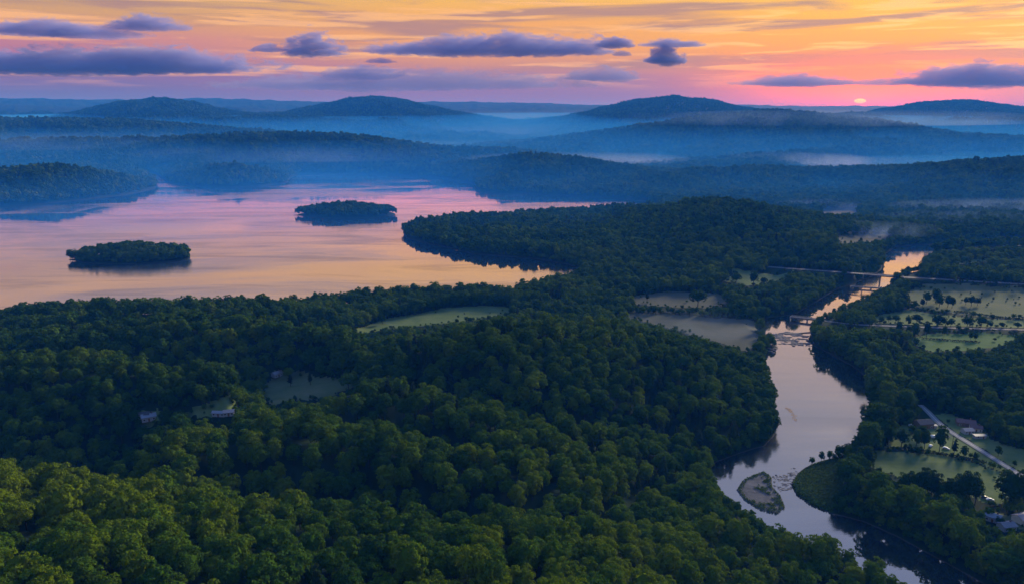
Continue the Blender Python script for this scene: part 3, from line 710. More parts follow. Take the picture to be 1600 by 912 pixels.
def gen(D0, D1, sp, smul, ulim=.95, cv=True):
    n = int(ulim * D1 / sp) + 2; r = RNG
    ny = int((D1 - D0) / (sp * .866)) + 1
    J, I = np.meshgrid(np.arange(ny), np.arange(-n, n), indexing='ij')
    x = (I + .5 * (J % 2)) * sp + r.uniform(-.42, .42, I.shape) * sp; y = D0 + J * sp * .866 + r.uniform(-.42, .42, I.shape) * sp
    x, y = x.ravel(), y.ravel(); m = (np.abs(x / y) < ulim) & (y < D1) & (y > D0); x, y = x[m], y[m]
    z = sample(ZT, x, y); sd = sample(SDW, x, y); rd = sample(ROADD, x, y)
    i = np.clip(np.searchsorted(uu, x / y) - 1, 0, NU - 2); j = np.clip(np.searchsorted(dd, y) - 1, 0, NV - 2)
    op = OPENM[j, i]
    keep = (sd > .8) & (rd > 3.5) & (op < 0)
    x, y, z = x[keep], y[keep], z[keep]
    nz = fbm(x / 50, y / 50, 3); s = (1 + .55 * nz) * r.uniform(.66, 1.25, len(x)) * smul
    for (cx, cyy, rx, ry) in ISL:
        s = np.where(((x - cx) / rx) ** 2 + ((y - cyy) / ry) ** 2 < 1.6, smul * (.82 + .22 * s), s)
    ok = clear_view(x, y, z, 16.0 * s) if cv else np.ones(len(x), bool); x, y, z, s = x[ok], y[ok], z[ok], s[ok]
    ox, oy = r.uniform(-.06, .06, len(x)), r.uniform(-.06, .06, len(x))
    tn = np.clip(.22 + .9 * fbm(x / 70 + 9, y / 70, 3) + r.uniform(-.12, .22, len(x)), -.3, .9)
    idx = r.integers(0, 5, len(x)); pine = (fbm(x / 60 + 30, y / 60, 3) > .12) & (r.random(len(x)) < .35); idx = np.where(pine, 5 + r.integers(0, 2, len(x)), idx)
    return dict(x=x, y=y, z=z - .3, s=s, h=s * r.uniform(.88, 1.15, len(x)), rot=r.uniform(0, 6.28, len(x)), idx=idx, tint=tn, lx=ox, ly=oy)
CLEAR = [(233, 655, 9), (350, 648, 13), (433, 589, 12), (1443, 666, 18), (1511, 670, 26), (1531, 683, 12), (1551, 810, 8), (1574, 824, 7), (1598, 814, 9), (1542, 780, 12), (1470, 700, 30)]
VIS = [(1110, 742), (1122, 757), (1138, 777), (1150, 795), (1180, 806), (1215, 814), (1245, 826), (1300, 832), (1320, 845), (1345, 858), (1385, 882), (1400, 893), (1440, 893), (1400, 846), (1350, 824), (1300, 808), (1262, 790), (1240, 770), (1232, 755), (1240, 735), (1265, 718), (1330, 700), (1205, 700), (1160, 712)]
PXRIV = [q for q in RIVER if q[1] < 705]
def clear_view(x, y, z, top):
    """False where a crown would stand in front of the open ground, roads, houses or river the photo shows."""
    px, pt = PX(x, y, z + top); _, pm = PX(x, y, z + top * .55); bad = np.zeros(len(x), bool)
    near = y < 1700
    for o in OPEN:
        P = np.array(o[2], float); bad |= near & (inside(px, pt + 2.0, P) | inside(px, pm, P))
    bad |= near & inside(px, pt + 3.0, np.array(PXRIV, float)) & (py_ok(px))
    bad |= near & inside(px, pt + 3.0, np.array(VIS, float))
    for r, P in zip(ROADS, ROAD_P):
        q = np.array([PX(*c) for c in P]); bad |= near & (seg_dist(px, pt + 3, q, False) < 4) | near & (seg_dist(px, pm, q, False) < 5)
    for a, b, c in CLEAR: bad |= np.hypot(px - a, pt + 3 - b) < c; bad |= np.hypot(px - a, pm - b) < c
    return ~bad
def py_ok(px): return px > 1100
def pick(p, m): return {k: v[m] for k, v in p.items()}
def cat_(*ps): return {k: np.concatenate([p[k] for p in ps]) for k in ps[0]}

P0 = cat_(gen(150, 400, 9.9, 1.03), gen(400, 560, 9.2, .95))
P1 = gen(560, 1150, 8.6, .90)
P2 = gen(1150, 1800, 9.6, 1.0)
def shrubs(D0, D1, sp, s0):
    p = gen(D0, D1, sp, s0, .95, False); m = sample(SDW, p['x'], p['y']) < 13; p = pick(p, m); p['idx'] = p['idx'] % 5; p['h'] = p['h'] * 1.1; return p
B0 = cat_(shrubs(230, 560, 3.6, .42), gen(560, 1300, 4.6, .46, .95, False))
B0 = pick(B0, (sample(SDW, B0['x'], B0['y']) < 10) & ~inside(B0['x'], B0['y'], OPEN_P[15]))
def understory(D0, D1, sp, s0):
    p = gen(D0, D1, sp, s0); d = np.full(len(p['x']), 1e9)
    for P in OPEN_P: d = np.minimum(d, np.abs(sdist(p['x'], p['y'], P)))
    p = pick(p, d < 42); p['idx'] = p['idx'] % 5; p['tint'] = p['tint'] - .1; return p
U0 = cat_(understory(230, 560, 5.0, .46), understory(560, 1150, 6.0, .46))
P3 = gen(1800, 2800, 12.0, 1.1)
P4 = cat_(gen(2800, 4600, 17.0, 1.4, .85), gen(4600, 7600, 19.0, 1.15, .80))
# big crowns along the right bank of the river, lighter toward the point
def bank_big(p):
    sdr = sample(SD_RIV, p['x'], p['y']); px, py = PX(p['x'], p['y'], p['z'])
    m = (sdr < 60) & (px > 1225) & (p['y'] < 760) & (p['x'] / p['y'] > .33)
    right = inside(p['x'], p['y'], poly([(1265, 545), (1366, 600), (1345, 700), (1300, 800), (1480, 882), (1720, 1010), (1800, 900), (1560, 830), (1420, 760), (1380, 700), (1400, 620), (1330, 540)]))
    return m & right
for p in (P0, P1):
    m = bank_big(p); p['s'] = np.where(m, p['s'] * 1.35, p['s']); p['h'] = np.where(m, p['h'] * 1.35, p['h']); p['idx'] = np.where(m, p['idx'] % 5, p['idx'])
    thin = ~(m & (RNG.random(len(m)) < .12)); p.update(pick(p, thin)); p.update(pick(p, clear_view(p['x'], p['y'], p['z'], 16.5 * p['h'])))
# nearest slope: lighter, yellower crowns
pxa, pya = PX(P0['x'], P0['y'], P0['z'] + 12)
lime = np.exp(-((pxa - 60) / 90) ** 2 - ((pya - 775) / 30) ** 2) * 1.2 + np.exp(-((pxa - 980) / 60) ** 2 - ((pya - 880) / 40) ** 2) * .4
P2['tint'] = P2['tint'] - .05
P0['tint'] = np.clip(P0['tint'] - .04 * np.clip((P0['y'] - 380) / 80, 0, 1) + lime + np.clip((430 - P0['y']) / 500, 0, .2), -.3, 1.0)

_rc = np.array(sorted((W(a, b)[1], W(a, b)[0]) for a, b in ((1500, 960), (1420, 890), (1330, 840), (1240, 800), (1170, 742), (1280, 650), (1290, 590), (1240, 535), (1240, 505), (1310, 474), (1385, 436), (1410, 415), (1440, 392), (1560, 380))))
def right_of_river(p): return p['x'] > np.interp(p['y'], _rc[:, 0], _rc[:, 1])
# individuals: the trees that show largest
def visible(p, hc=13.0):
    px, pt = PX(p['x'], p['y'], p['z'] + hc * p['h']); _, pb = PX(p['x'], p['y'], p['z']); dist = np.hypot(p['x'], p['y'])
    rad = 5.6 * p['s'] * F / dist; hor = np.full(420, 960.0); vis = np.zeros(len(px), bool)
    for k in np.argsort(p['y']):
        a, b = int((px[k] - rad[k] * .7 + 30) / 4), int((px[k] + rad[k] * .7 + 30) / 4)
        if b < 0 or a > 419 or pt[k] > 912: continue
        a, b = max(a, 0), min(b + 1, 420); h = hor[a:b].mean()
        if pt[k] < h - .22 * (pb[k] - pt[k]): vis[k] = True
        hor[a:b] = np.minimum(hor[a:b], pt[k] + .3 * (pb[k] - pt[k]))
    return vis, rad, px, pt
vis, rad, px, pt = visible(P0)
cand = np.where(vis & (px > -10) & (px < 1610) & (pt < 905))[0]
sel = cand[np.argsort(-rad[cand])][:236]
ismask = np.zeros(len(P0['x']), bool); ismask[sel] = True
PROTO = {}
def tree(name, k, x, y, z, s, h, rot, tint, label, group, lod=0):
    cr, tr = KIND[lod][k]
    key = (lod, k)
    root = empty(name, (x, y, z), rot); root.scale = (s, s, h)
    tag(root, label, 'tree', group)
    if key not in PROTO:
        a = bpy.data.objects.new('crown', cr); b = bpy.data.objects.new('trunk', tr); PROTO[key] = (a, b)
    else: a, b = PROTO[key][0].copy(), PROTO[key][1].copy()
    for o in (a, b): COL.objects.link(o); o.parent = root
    a['tint'] = float(tint); return root
BIGB = right_of_river(P0)
for k in sel:
    bigb = BIGB[k]
    i = int(P0['idx'][k]); tn = P0['tint'][k]
    zn, zg = ('at the lower left', 'lower left') if px[k] < 400 else ('at the bottom left of centre', 'left of centre') if px[k] < 800 else ('at the bottom right of centre', 'right of centre') if px[k] < 1130 else ('on the slope falling to the river', 'river slope')
    if bigb: nm, lb, gr = 'riverbank_tree', 'big leafy tree in the belt along the right bank of the river', 'trees along the right river bank'
    elif i >= 5: nm, lb, gr = 'conifer', 'dark narrow conifer in the nearest forest ' + zn, 'conifers of the nearest forest, ' + zg
    elif tn > .55: nm, lb, gr = 'broadleaf_tree', 'yellow green round crown in the nearest forest ' + zn, 'yellow green trees of the nearest forest, ' + zg
    elif tn > .25: nm, lb, gr = 'broadleaf_tree', 'mid green round crown in the nearest forest ' + zn, 'mid green trees of the nearest forest, ' + zg
    else: nm, lb, gr = 'broadleaf_tree', 'deep dark green round crown in the nearest forest ' + zn, 'dark green trees of the nearest forest, ' + zg
    tree(nm, i, P0['x'][k], P0['y'][k], P0['z'][k], P0['s'][k], P0['h'][k], P0['rot'][k], tn, lb, gr)
REST0 = pick(P0, ~ismask)
ALL_WOODS = [(REST0, 0), (P1, 1), (P2, 2), (P3, 2), (P4, 2)]
# the rest of the woods, piece by piece
def region(p):
    i = np.clip(np.searchsorted(uu, p['x'] / p['y']) - 1, 0, NU - 2); j = np.clip(np.searchsorted(dd, p['y']) - 1, 0, NV - 2)
    fc = FC[j, i]; r = np.zeros(len(p['x']), int)
    r[right_of_river(p) & (p['y'] < 1150)] = 1
    r[(p['y'] >= 1150) & (fc < 0)] = 2; r[(p['y'] >= 2800)] = 6
    for k, nm in enumerate(HN):
        m = fc == 100 + k
        if nm.startswith('peninsula'): r[m] = 3
        elif nm == 'left_hill': r[m] = 4
        elif nm == 'lake_hill': r[m] = 5
        elif nm.startswith('right_hill'): r[m] = 7
        elif nm in ('shore_hill', 'wooded_hill'): r[m] = 6
    r[fc == 300] = 8; r[fc == 301] = 9
    return r
RLAB = ['dense green forest over the hills this side of the lake', 'woods and riverside trees on the floodplain right of the river', 'woods on the flat valley floor beyond the fields', 'blue green woods covering the peninsula',
        'dark woods on the headland at the left edge', 'woods on the low dark island at the far shore', 'hazy blue woods on the far hills', 'hazy woods on the right hill behind the mist', 'trees covering the island nearer the shore', 'trees covering the island farther out in the lake']
for p, lod in ALL_WOODS:
    rr = region(p)
    for k in range(10):
        m = rr == k
        if m.any(): forest('forest', RLAB[k], pick(p, m), lod)

# single trees in the open land: pixel of the foot, width in pixels, kind, lift of height, tint, label, group
FT = []
for q in ((1411, 777, 20), (1424, 779, 22), (1440, 781, 26), (1454, 782, 24), (1467, 786, 17), (1479, 786, 20), (1499, 788, 24), (1512, 788, 26), (1523, 788, 20)):
    FT.append((*q, 4, 1.25, -.25, 'dark tree in the row along the near edge of the large meadow', 'row of dark trees along the meadow'))
for q in ((1431, 699, 15), (1444, 701, 15)):
    FT.append((*q, 2, 1.2, -.1, 'one of the paired round trees on the hedge left of the tallest hedge tree', 'paired trees on the meadow hedge'))
FT += [(1577, 797, 40, 0, .95, -.2, 'large dark tree standing alone at the lower right end of the meadow', None),
       (1467, 708, 18, 2, 1.5, -.25, 'tallest dark tree on the hedge between meadow and houses', None),
       (1490, 712, 12, 5, .9, -.1, 'slim tree on the hedge just right of the tallest hedge tree', None),
       (1505, 716, 11, 2, 1.1, -.1, 'small dark tree on the hedge, third from its road end', None),
       (1522, 719, 7, 5, .8, 0, 'smallest tree at the road end of the meadow hedge', None),
       (1408, 697, 18, 0, 1.0, -.1, 'broad tree at the river end of the meadow hedge', None),
       (1387, 694, 20, 3, 1.0, 0, 'rounded tree between the riverside belt and the hedge corner', None),
       (1553, 685, 20, 2, 1.2, .35, 'pale tree with a bare trunk at the corner of the far meadow', None),
       (1440, 683, 14, 1, .9, -.1, 'low tree beside the white sheds left of the road', None),
       (1425, 678, 12, 1, .8, -.1, 'small round tree on the grass left of the white sheds', None),
       (452, 592, 15, 1, .9, .35, 'pale round tree on the upper edge of the forest clearing', None),
       (454, 603, 12, 5, .7, -.2, 'dark pointed tree in the middle of the forest clearing', None),
       (485, 601, 11, 5, .8, -.2, 'dark pointed tree standing on the brown part of the clearing', None),
       (441, 582, 16, 3, .9, .1, 'rounded tree behind the small house at the clearing', None),
       (1090, 481, 24, 3, .9, -.1, 'round dark tree at the near edge of the tan field below the peninsula', None),
       (1011, 472, 9, 5, .9, -.1, 'slim dark tree at the left end of the tan field below the peninsula', None),
       (1096, 463, 8, 1, .8, -.1, 'tiny bush tree out in the tan field below the peninsula', None),
       (1177, 447, 15, 0, 1.1, -.1, 'dark round tree in front of the small green fields', None),
       (1193, 446, 10, 1, .9, -.1, 'smaller tree beside the dark round tree at the small green fields', None),
       (1150, 444, 14, 3, .9, .1, 'leafy tree at the left of the small green fields', None),
       (735, 505, 9, 1, .8, -.1, 'small tree at the near edge of the pale meadow by the lake', None),
       (598, 506, 11, 0, .9, 0, 'small round tree at the left end of the pale meadow by the lake', None)]
for q in ((1438, 480, 9), (1448, 474, 12), (1459, 474, 12), (1467, 480, 11), (1479, 480, 12), (1489, 481, 10), (1428, 482, 9)):
    FT.append((*q, random.choice((0, 2, 4)), 1.1, -.15, 'dark tree in the clump in the middle of the tan field below the highway', 'clump of dark trees in the tan field'))
for q in ((1508, 475, 9), (1520, 478, 11), (1528, 478, 12)):
    FT.append((*q, 0, 1.0, -.15, 'dark tree in the small clump at the right of the tan field', 'small clump in the tan field'))
for q in ((1376, 504, 11), (1388, 504, 10), (1400, 505, 12), (1418, 506, 11), (1433, 507, 10), (1462, 508, 13), (1475, 509, 8), (1488, 509, 10), (1512, 510, 14), (1530, 510, 12), (1545, 511, 9), (1566, 511, 8), (1590, 512, 10)):
    FT.append((*q, random.choice((0, 1, 3)), .9, -.1, 'bushy tree in the hedgerow along the upper side of the lower road', 'hedgerow trees above the lower road'))
for q in ((1402, 521, 10), (1416, 523, 10), (1431, 525, 11), (1447, 526, 12), (1518, 530, 7), (1526, 531, 6), (1472, 526, 7)):
    FT.append((*q, random.choice((2, 4)), 1.2, -.15, 'dark tree in the line along the bright green field', 'tree line at the bright green field'))
for q in ((1550, 498, 8), (1532, 496, 6), (1487, 496, 5), (1590, 497, 5)):
    FT.append((*q, 1, .8, -.2, 'small dark bush out in the green field above the lower road', 'bushes in the green field'))
for q in ((822, 466, 15), (838, 464, 15), (853, 463, 16), (868, 463, 16), (884, 463, 15), (898, 464, 14)):
    FT.append((*q, random.choice((0, 1, 3)), .85, -.2, 'dark airy tree at the lake corner, standing out against the bright water', 'shore trees at the lake corner'))
def edge_shrubs():
    r = np.random.default_rng(21); out_ = []
    for k, P in enumerate(OPEN_P):
        if k == 15: continue
        lo, hi = P.min(0) - 8, P.max(0) + 8; n = int(min(9000, (hi - lo).prod() / 14)); x = r.uniform(lo[0], hi[0], n); y = r.uniform(lo[1], hi[1], n)
        d = sdist(x, y, P); cl = fbm(x / 22 + k, y / 22, 3)
        m = ((d > -3.5) & (d < 6) & (r.random(n) < .40)) | ((d < -7) & (cl > .24) & (r.random(n) < .10)) | ((d < -7) & (r.random(n) < (.022 if k in (7, 8) else .006)))
        x, y = x[m], y[m]; m = (sample(SDW, x, y) > 1) & (sample(ROADD, x, y) > 2.5) & (y < 1500)
        x, y = x[m], y[m]; px, py = PX(x, y, sample(ZT, x, y))
        for a, b, c in CLEAR:
            m = np.hypot(px - a, py - b) > c * .7; x, y, px, py = x[m], y[m], px[m], py[m]
        out_.append((x, y))
    x = np.concatenate([a for a, _ in out_]); y = np.concatenate([b for _, b in out_]); n = len(x); s = r.uniform(.10, .30, n) * (1 + .6 * (r.random(n) < .12))
    return dict(x=x, y=y, z=sample(ZT, x, y) - .4, s=s, h=s * r.uniform(.7, 1.1, n), rot=r.uniform(0, 6.28, n), idx=r.integers(0, 5, n), tint=r.uniform(-.2, .35, n), lx=np.zeros(n), ly=np.zeros(n))
forest('undergrowth', 'undergrowth below the trees along the edges of the open land', U0, 1)
forest('shrubs', 'bushes and scrub along the ragged edges of the meadows', edge_shrubs(), 1)
forest('bank_shrubs', 'shrubs and overhanging growth along the water edges', B0, 1)
for px_, py_, w, k, hf, tn, lb, gr in FT:
    if gr and 'meadow' not in gr:
        w *= random.uniform(.65, 1.3); hf *= random.uniform(.75, 1.05); px_ += random.uniform(-3, 3); py_ += random.uniform(-1.2, 1.2)
    x, y, z = ground_at(px_, py_); d = sqrt(x * x + y * y + (CAMZ - z) ** 2)
    s = w * d / F / (11.0 if k < 5 else 7.0)
    tree('field_tree' if k < 5 else 'conifer', k, x, y, z - .2, s, s * hf, random.uniform(0, 6), tn, lb, gr, 0)

# hedge along the meadow
def leafy_strip(name, pts, w, h, label, dens, mat, size=.5):
    P = [ground_at(a, b) for a, b in pts]; q = []
    r = np.random.default_rng(4)
    for a, b in zip(P[:-1], P[1:]):
        n = int(np.hypot(b[0] - a[0], b[1] - a[1]) * dens)
        t = r.random(n); ox = r.normal(size=(n, 2)) * w / 3; zz = r.random(n) ** .7 * h
        c = np.stack([a[0] + (b[0] - a[0]) * t + ox[:, 0], a[1] + (b[1] - a[1]) * t + ox[:, 1], np.zeros(n)], 1)
        c[:, 2] = sample(ZT, c[:, 0], c[:, 1]) + zz
        d = r.normal(size=(n, 3)); d[:, 2] = abs(d[:, 2]); u = np.cross(d, r.normal(size=(n, 3))); u /= np.linalg.norm(u, axis=1)[:, None]; v = np.cross(d, u); v /= np.linalg.norm(v, axis=1)[:, None]
        q.append(np.stack([c + u * size, c + v * size, c - u * size, c - v * size], 1))
    q = np.concatenate(q).reshape(-1, 3)
    return tag(link(name, mesh_np(name, q, np.arange(len(q)).reshape(-1, 4), [mat])), label, 'hedge')
leafy_strip('hedge', [(1386, 700), (1420, 702), (1470, 710), (1520, 720), (1540, 724)], 1.6, 1.8, 'low dark hedge along the upper side of the large meadow', 14, M_PINE)
leafy_strip('hedge', [(1440, 529), (1480, 532), (1530, 535)], 2.2, 1.6, 'thin dark hedge across the bright green field', 8, M_PINE)
leafy_strip('hedge', [(1490, 487), (1520, 490), (1560, 496), (1620, 501)], 3, 1.6, 'straggling dark hedge between tan field and green field', 6, M_PINE, .7)

# rough grass on the point and shrubs on the gravel island: countless, one object each
def tufts(name, label, P, n, size, zmax, mat, edge=None):
    r = np.random.default_rng(8); lo, hi = P.min(0), P.max(0); x = r.uniform(lo[0], hi[0], n); y = r.uniform(lo[1], hi[1], n)
    m = inside(x, y, P); 
    if edge: m &= (seg_dist(x, y, P) < edge * r.uniform(.3, 1.3, n)) | (fbm(x / 6, y / 6, 2) > .12)
    x, y = x[m], y[m]; z = sample(ZT, x, y); m = z > .06; x, y, z = x[m], y[m], z[m]; k = len(x)
    c = np.stack([x, y, z + r.random(k) * zmax], 1); u = r.normal(size=(k, 3)); u[:, 2] *= .4; u /= np.linalg.norm(u, axis=1)[:, None]
    v = np.stack([r.normal(size=k) * .4, r.normal(size=k) * .4, np.ones(k)], 1); s = size * r.uniform(.6, 1.4, (k, 1))
    q = np.stack([c - u * s, c + u * s, c + u * s * .4 + v * s, c - u * s * .4 + v * s], 1).reshape(-1, 3)
    return tag(link(name, mesh_np(name, q, np.arange(len(q)).reshape(-1, 4), [mat])), label, kind='stuff')
M_REED = leaf_mat('reed_green', (.03, .06, .02), (.05, .10, .028), (.075, .13, .035))
tufts('tall_grass', 'tall rough grass covering the point in the river bend', OPEN_P[15], 12000, .55, .5, M_REED)
tufts('grass', 'green growth fringing the gravel island', BAR_P, 5000, .45, .5, M_REED, 2.6)

# ------------------------------------------------------------------ rocks, rapids, mud
def rock_mesh(seed, sub=1):
    r = np.random.default_rng(seed); v, f = ICO[sub]
    v = v * (1 + .45 * (r.random((len(v), 1)) - .5)) * np.array([1, .8, .5]); return mesh_np('rock', v, None, [M_ROCK], False, f)
RK = [rock_mesh(i) for i in range(5)]
def rocks_stuff(label, P, n, smax):
    r = np.random.default_rng(len(label)); lo, hi = P.min(0), P.max(0); vs, fs, off = [], [], 0; k = 0
    while k < n:
        x, y = r.uniform(lo[0], hi[0]), r.uniform(lo[1], hi[1])
        if not inside(np.array([x]), np.array([y]), P)[0] or vnoise(np.array([x / 9]), np.array([y / 2.5]))[0] < .42: continue
        v, f = ICO[1]; s = smax * r.uniform(.25, 1) ** 1.5
        v = v * (1 + .5 * (r.random((len(v), 1)) - .5)) * np.array([1.5, .8, .35]) * s + np.array([x, y, max(0.02, gz(x, y))]); vs.append(v); fs.append(f + off); off += len(v); k += 1
    tag(link('rocks', mesh_np('rocks', np.concatenate(vs), None, [M_ROCK], False, np.concatenate(fs))), label, kind='stuff')
rocks_stuff('low rocks breaking the water in the upper rapids', poly([(1200, 522), (1232, 518), (1262, 524), (1265, 540), (1240, 539), (1208, 536)]), 420, 2.0)
rocks_stuff('low rocks breaking the water in rapids beside the gravel island', poly([(1207, 738), (1240, 730), (1248, 738), (1238, 752), (1236, 772), (1222, 770), (1208, 758)]), 230, .8)
rocks_stuff('stones and driftwood scattered over the gravel island', BAR_P, 260, .55)
rocks_stuff('stony spit with boulders at the left bank above the bend', poly([(1186, 519), (1196, 522), (1216, 544), (1205, 549), (1191, 547)]), 130, 1.9)
RL = [((1240, 540), 1.7, 'low flat boulder in the middle of the upper rapids'), ((1262, 532), 2.0, 'boulder at the right bank end of the upper rapids'), ((1208, 551), 2.2, 'boulder off the tip of the stony spit'),
      ((1213, 742), .9, 'boulder at the upstream tip of the gravel island'), ((1236, 741), .9, 'boulder in the rapids beside the grass point'), ((1226, 750), .9, 'boulder in the rapids between gravel island and grass point')]
for k, ((a, b), s, lb) in enumerate(RL):
    x, y = W(a, b); o = link('boulder', RK[k % 5].copy(), None, (x, y, .1)); o.scale = (s, s, s); tag(o, lb, 'boulder', 'boulders in the river')
# weir: low stone sill
def bar_between(name, A, B, w, z0, z1, m, parent=None, bev=.05):
    A, B = np.array(A), np.array(B); L_ = np.hypot(*(B - A)); bm = bmesh.new(); add_box(bm, 0, L_, -w / 2, w / 2, z0, z1)
    if bev: bmesh.ops.bevel(bm, geom=bm.edges[:], offset=bev, segments=1, affect='EDGES')
    o = bm_obj(name, bm, m, parent); o.location = (*A, 0); o.rotation_euler = (0, 0, atan2(B[1] - A[1], B[0] - A[0])); return o
o = bar_between('weir', W(1226, 521.5), W(1268, 519), 2.2, -2, .55, M_ROCK); tag(o, 'low dark stone weir across the river above the rapids', 'weir')
def shallows(label, pts, spread, n, size):
    r = np.random.default_rng(17); P = np.array([W(a, b) for a, b in pts]); vs, fs = [], []; th = np.arange(7) / 7 * 2 * pi
    for k in range(n):
        t = r.random() * (len(P) - 1); i = int(t); c = P[i] + (P[i + 1] - P[i]) * (t - i) + r.normal(size=2) * spread; s_ = size * r.uniform(.3, 1.2)
        rr = s_ * r.uniform(.6, 1.3, 7); o_ = len(vs)
        vs += [(c[0] + rr[j] * cos(th[j]) * .8, c[1] + rr[j] * sin(th[j]) * 1.6, .012 + .0009 * k) for j in range(7)]; fs += [(o_, o_ + j, o_ + j + 1) for j in range(1, 6)]
    tag(link('mud_bar', mesh_np('mud_bar', vs, None, [M_MUDW], False, fs)), label, kind='stuff')
M_MUDW, _nt, _o = new_mat('wet_mud'); _b = pbsdf(_nt, .28, .9); _b.inputs['Base Color'].default_value = (.19, .115, .075, 1); _nt.links.new(_b.outputs[0], _o.inputs[0])
shallows('brown mud showing through the surface of the wide river reach', ((1228, 636), (1235, 641), (1240, 649), (1242, 657)), .9, 70, .8)

# ------------------------------------------------------------------ bridges
M_STEEL = flat_mat('rail_metal', (.38, .39, .41), .6, .4, .15, 2)
def bridge(name, A, zA, B, zB, w, label, piers, pz, rail=1.1, thick=1.3, pw=1.6):
    A, B = np.array(A), np.array(B); L_ = float(np.hypot(*(B - A))); root = empty(name, (*A, zA), atan2(B[1] - A[1], B[0] - A[0])); tag(root, label, 'bridge')
    sl = (zB - zA) / L_
    def beam(nm, x0, x1, y0, y1, z0, z1, m):
        bm = bmesh.new(); add_box(bm, x0, x1, y0, y1, z0, z1)
        for v in bm.verts: v.co.z += sl * v.co.x
        return bm_obj(nm, bm, m, root)
    beam('deck', 0, L_, -w / 2, w / 2, -.35, 0, M_ASPHD)
    for s in (-1, 1):
        beam('girder', 0, L_, s * w * .32 - .4, s * w * .32 + .4, -thick, -.352, M_CONC)
        beam('parapet', 0, L_, s * (w / 2 - .2) - .16, s * (w / 2 - .2) + .16, .004, rail * .55, M_CONC)
        bm = bmesh.new(); n = int(L_ / 4)
        for k in range(n + 1):
            x = .2 + (L_ - .4) * k / n; add_box(bm, x - .07, x + .07, s * (w / 2 - .2) - .07, s * (w / 2 - .2) + .07, rail * .555, rail)
        add_box(bm, 0, L_, s * (w / 2 - .2) - .08, s * (w / 2 - .2) + .08, rail + .002, rail + .14)
        for v in bm.verts: v.co.z += sl * v.co.x
        bm_obj('railing', bm, M_STEEL, root)
    for t in piers:
        x = t * L_; zt = -thick - .003 + sl * x; zb = pz - zA
        bm = bmesh.new(); add_box(bm, x - pw * .7, x + pw * .7, -w * .46, w * .46, zt - 1.0, zt)
        cap = bm_obj('pier_cap', bm, M_CONC, root)
        for s in (-1, 1):
            bm = bmesh.new(); bmesh.ops.create_cone(bm, cap_ends=True, segments=12, radius1=pw * .5, radius2=pw * .45, depth=zt - 1.003 - zb)
            for v in bm.verts: v.co += Vector((x, s * w * .28, (zt - 1.003 + zb) / 2))
            bm_obj('pier', bm, M_CONC, root)
    for x0, x1 in ((-1.2, -.02), (L_ + .02, L_ + 1.2)): beam('abutment', x0, x1, -w / 2, w / 2, -6, -.02, M_CONC)
    return root
xa, ya = W(1350, 428, 15); xb, yb = W(1412, 433, 15)
bridge('highway_bridge', (xa, ya), 15, (xb, yb), 15, 9.4, 'tall highway bridge on piers crossing the bright reach of the river', (.42, .77), -1.5)
xa, ya = W(1330, 447.5, 2); xb, yb = W(1392, 451.5, 2)
bridge('low_bridge', (xa, ya), 2.2, (xb, yb), 2.2, 4.5, 'low dark bridge just below the tall highway bridge', (.25, .5, .75), -1.5, .7, .7, 1.0)
xa, ya = W(1236, 494, 3.5); xb, yb = W(1275, 498.5, 3.5)
bridge('road_bridge', (xa, ya), 3.5, (xb, yb), 3.5, 5.5, 'low road bridge over the river upstream of the rapids', (.33, .66), -1.5, 1.0, 1.1, 1.3)

# ------------------------------------------------------------------ houses
M_PANE = flat_mat('window_glass', (.03, .035, .045), .1, .6, .05)
M_WHITE = flat_mat('white_paint', (.72, .72, .72), .6, .3, .06, .5)
M_DOOR = flat_mat('door_paint', (.18, .09, .06), .6, .3, .1)
M_SIDING = flat_mat('white_siding', (.34, .34, .36), .7, .2, .1)
WALLC = {'white': M_SIDING, 'grey': flat_mat('grey_siding', (.42, .43, .45), .7, .2, .1), 'brown': flat_mat('brown_siding', (.20, .14, .10), .8, .2, .15), 'cream': flat_mat('cream_siding', (.58, .53, .44), .7, .2, .1)}
ROOFC = {'grey': flat_mat('grey_roof', (.20, .20, .23), .75, .3, .15), 'red': flat_mat('red_roof', (.17, .10, .095), .8, .2, .2), 'dark': flat_mat('dark_roof', (.07, .07, .08), .8, .2, .2), 'pale': flat_mat('pale_metal_roof', (.20, .21, .25), .5, .4, .08), 'lilac': flat_mat('lilac_grey_roof', (.24, .22, .26), .6, .3, .1)}
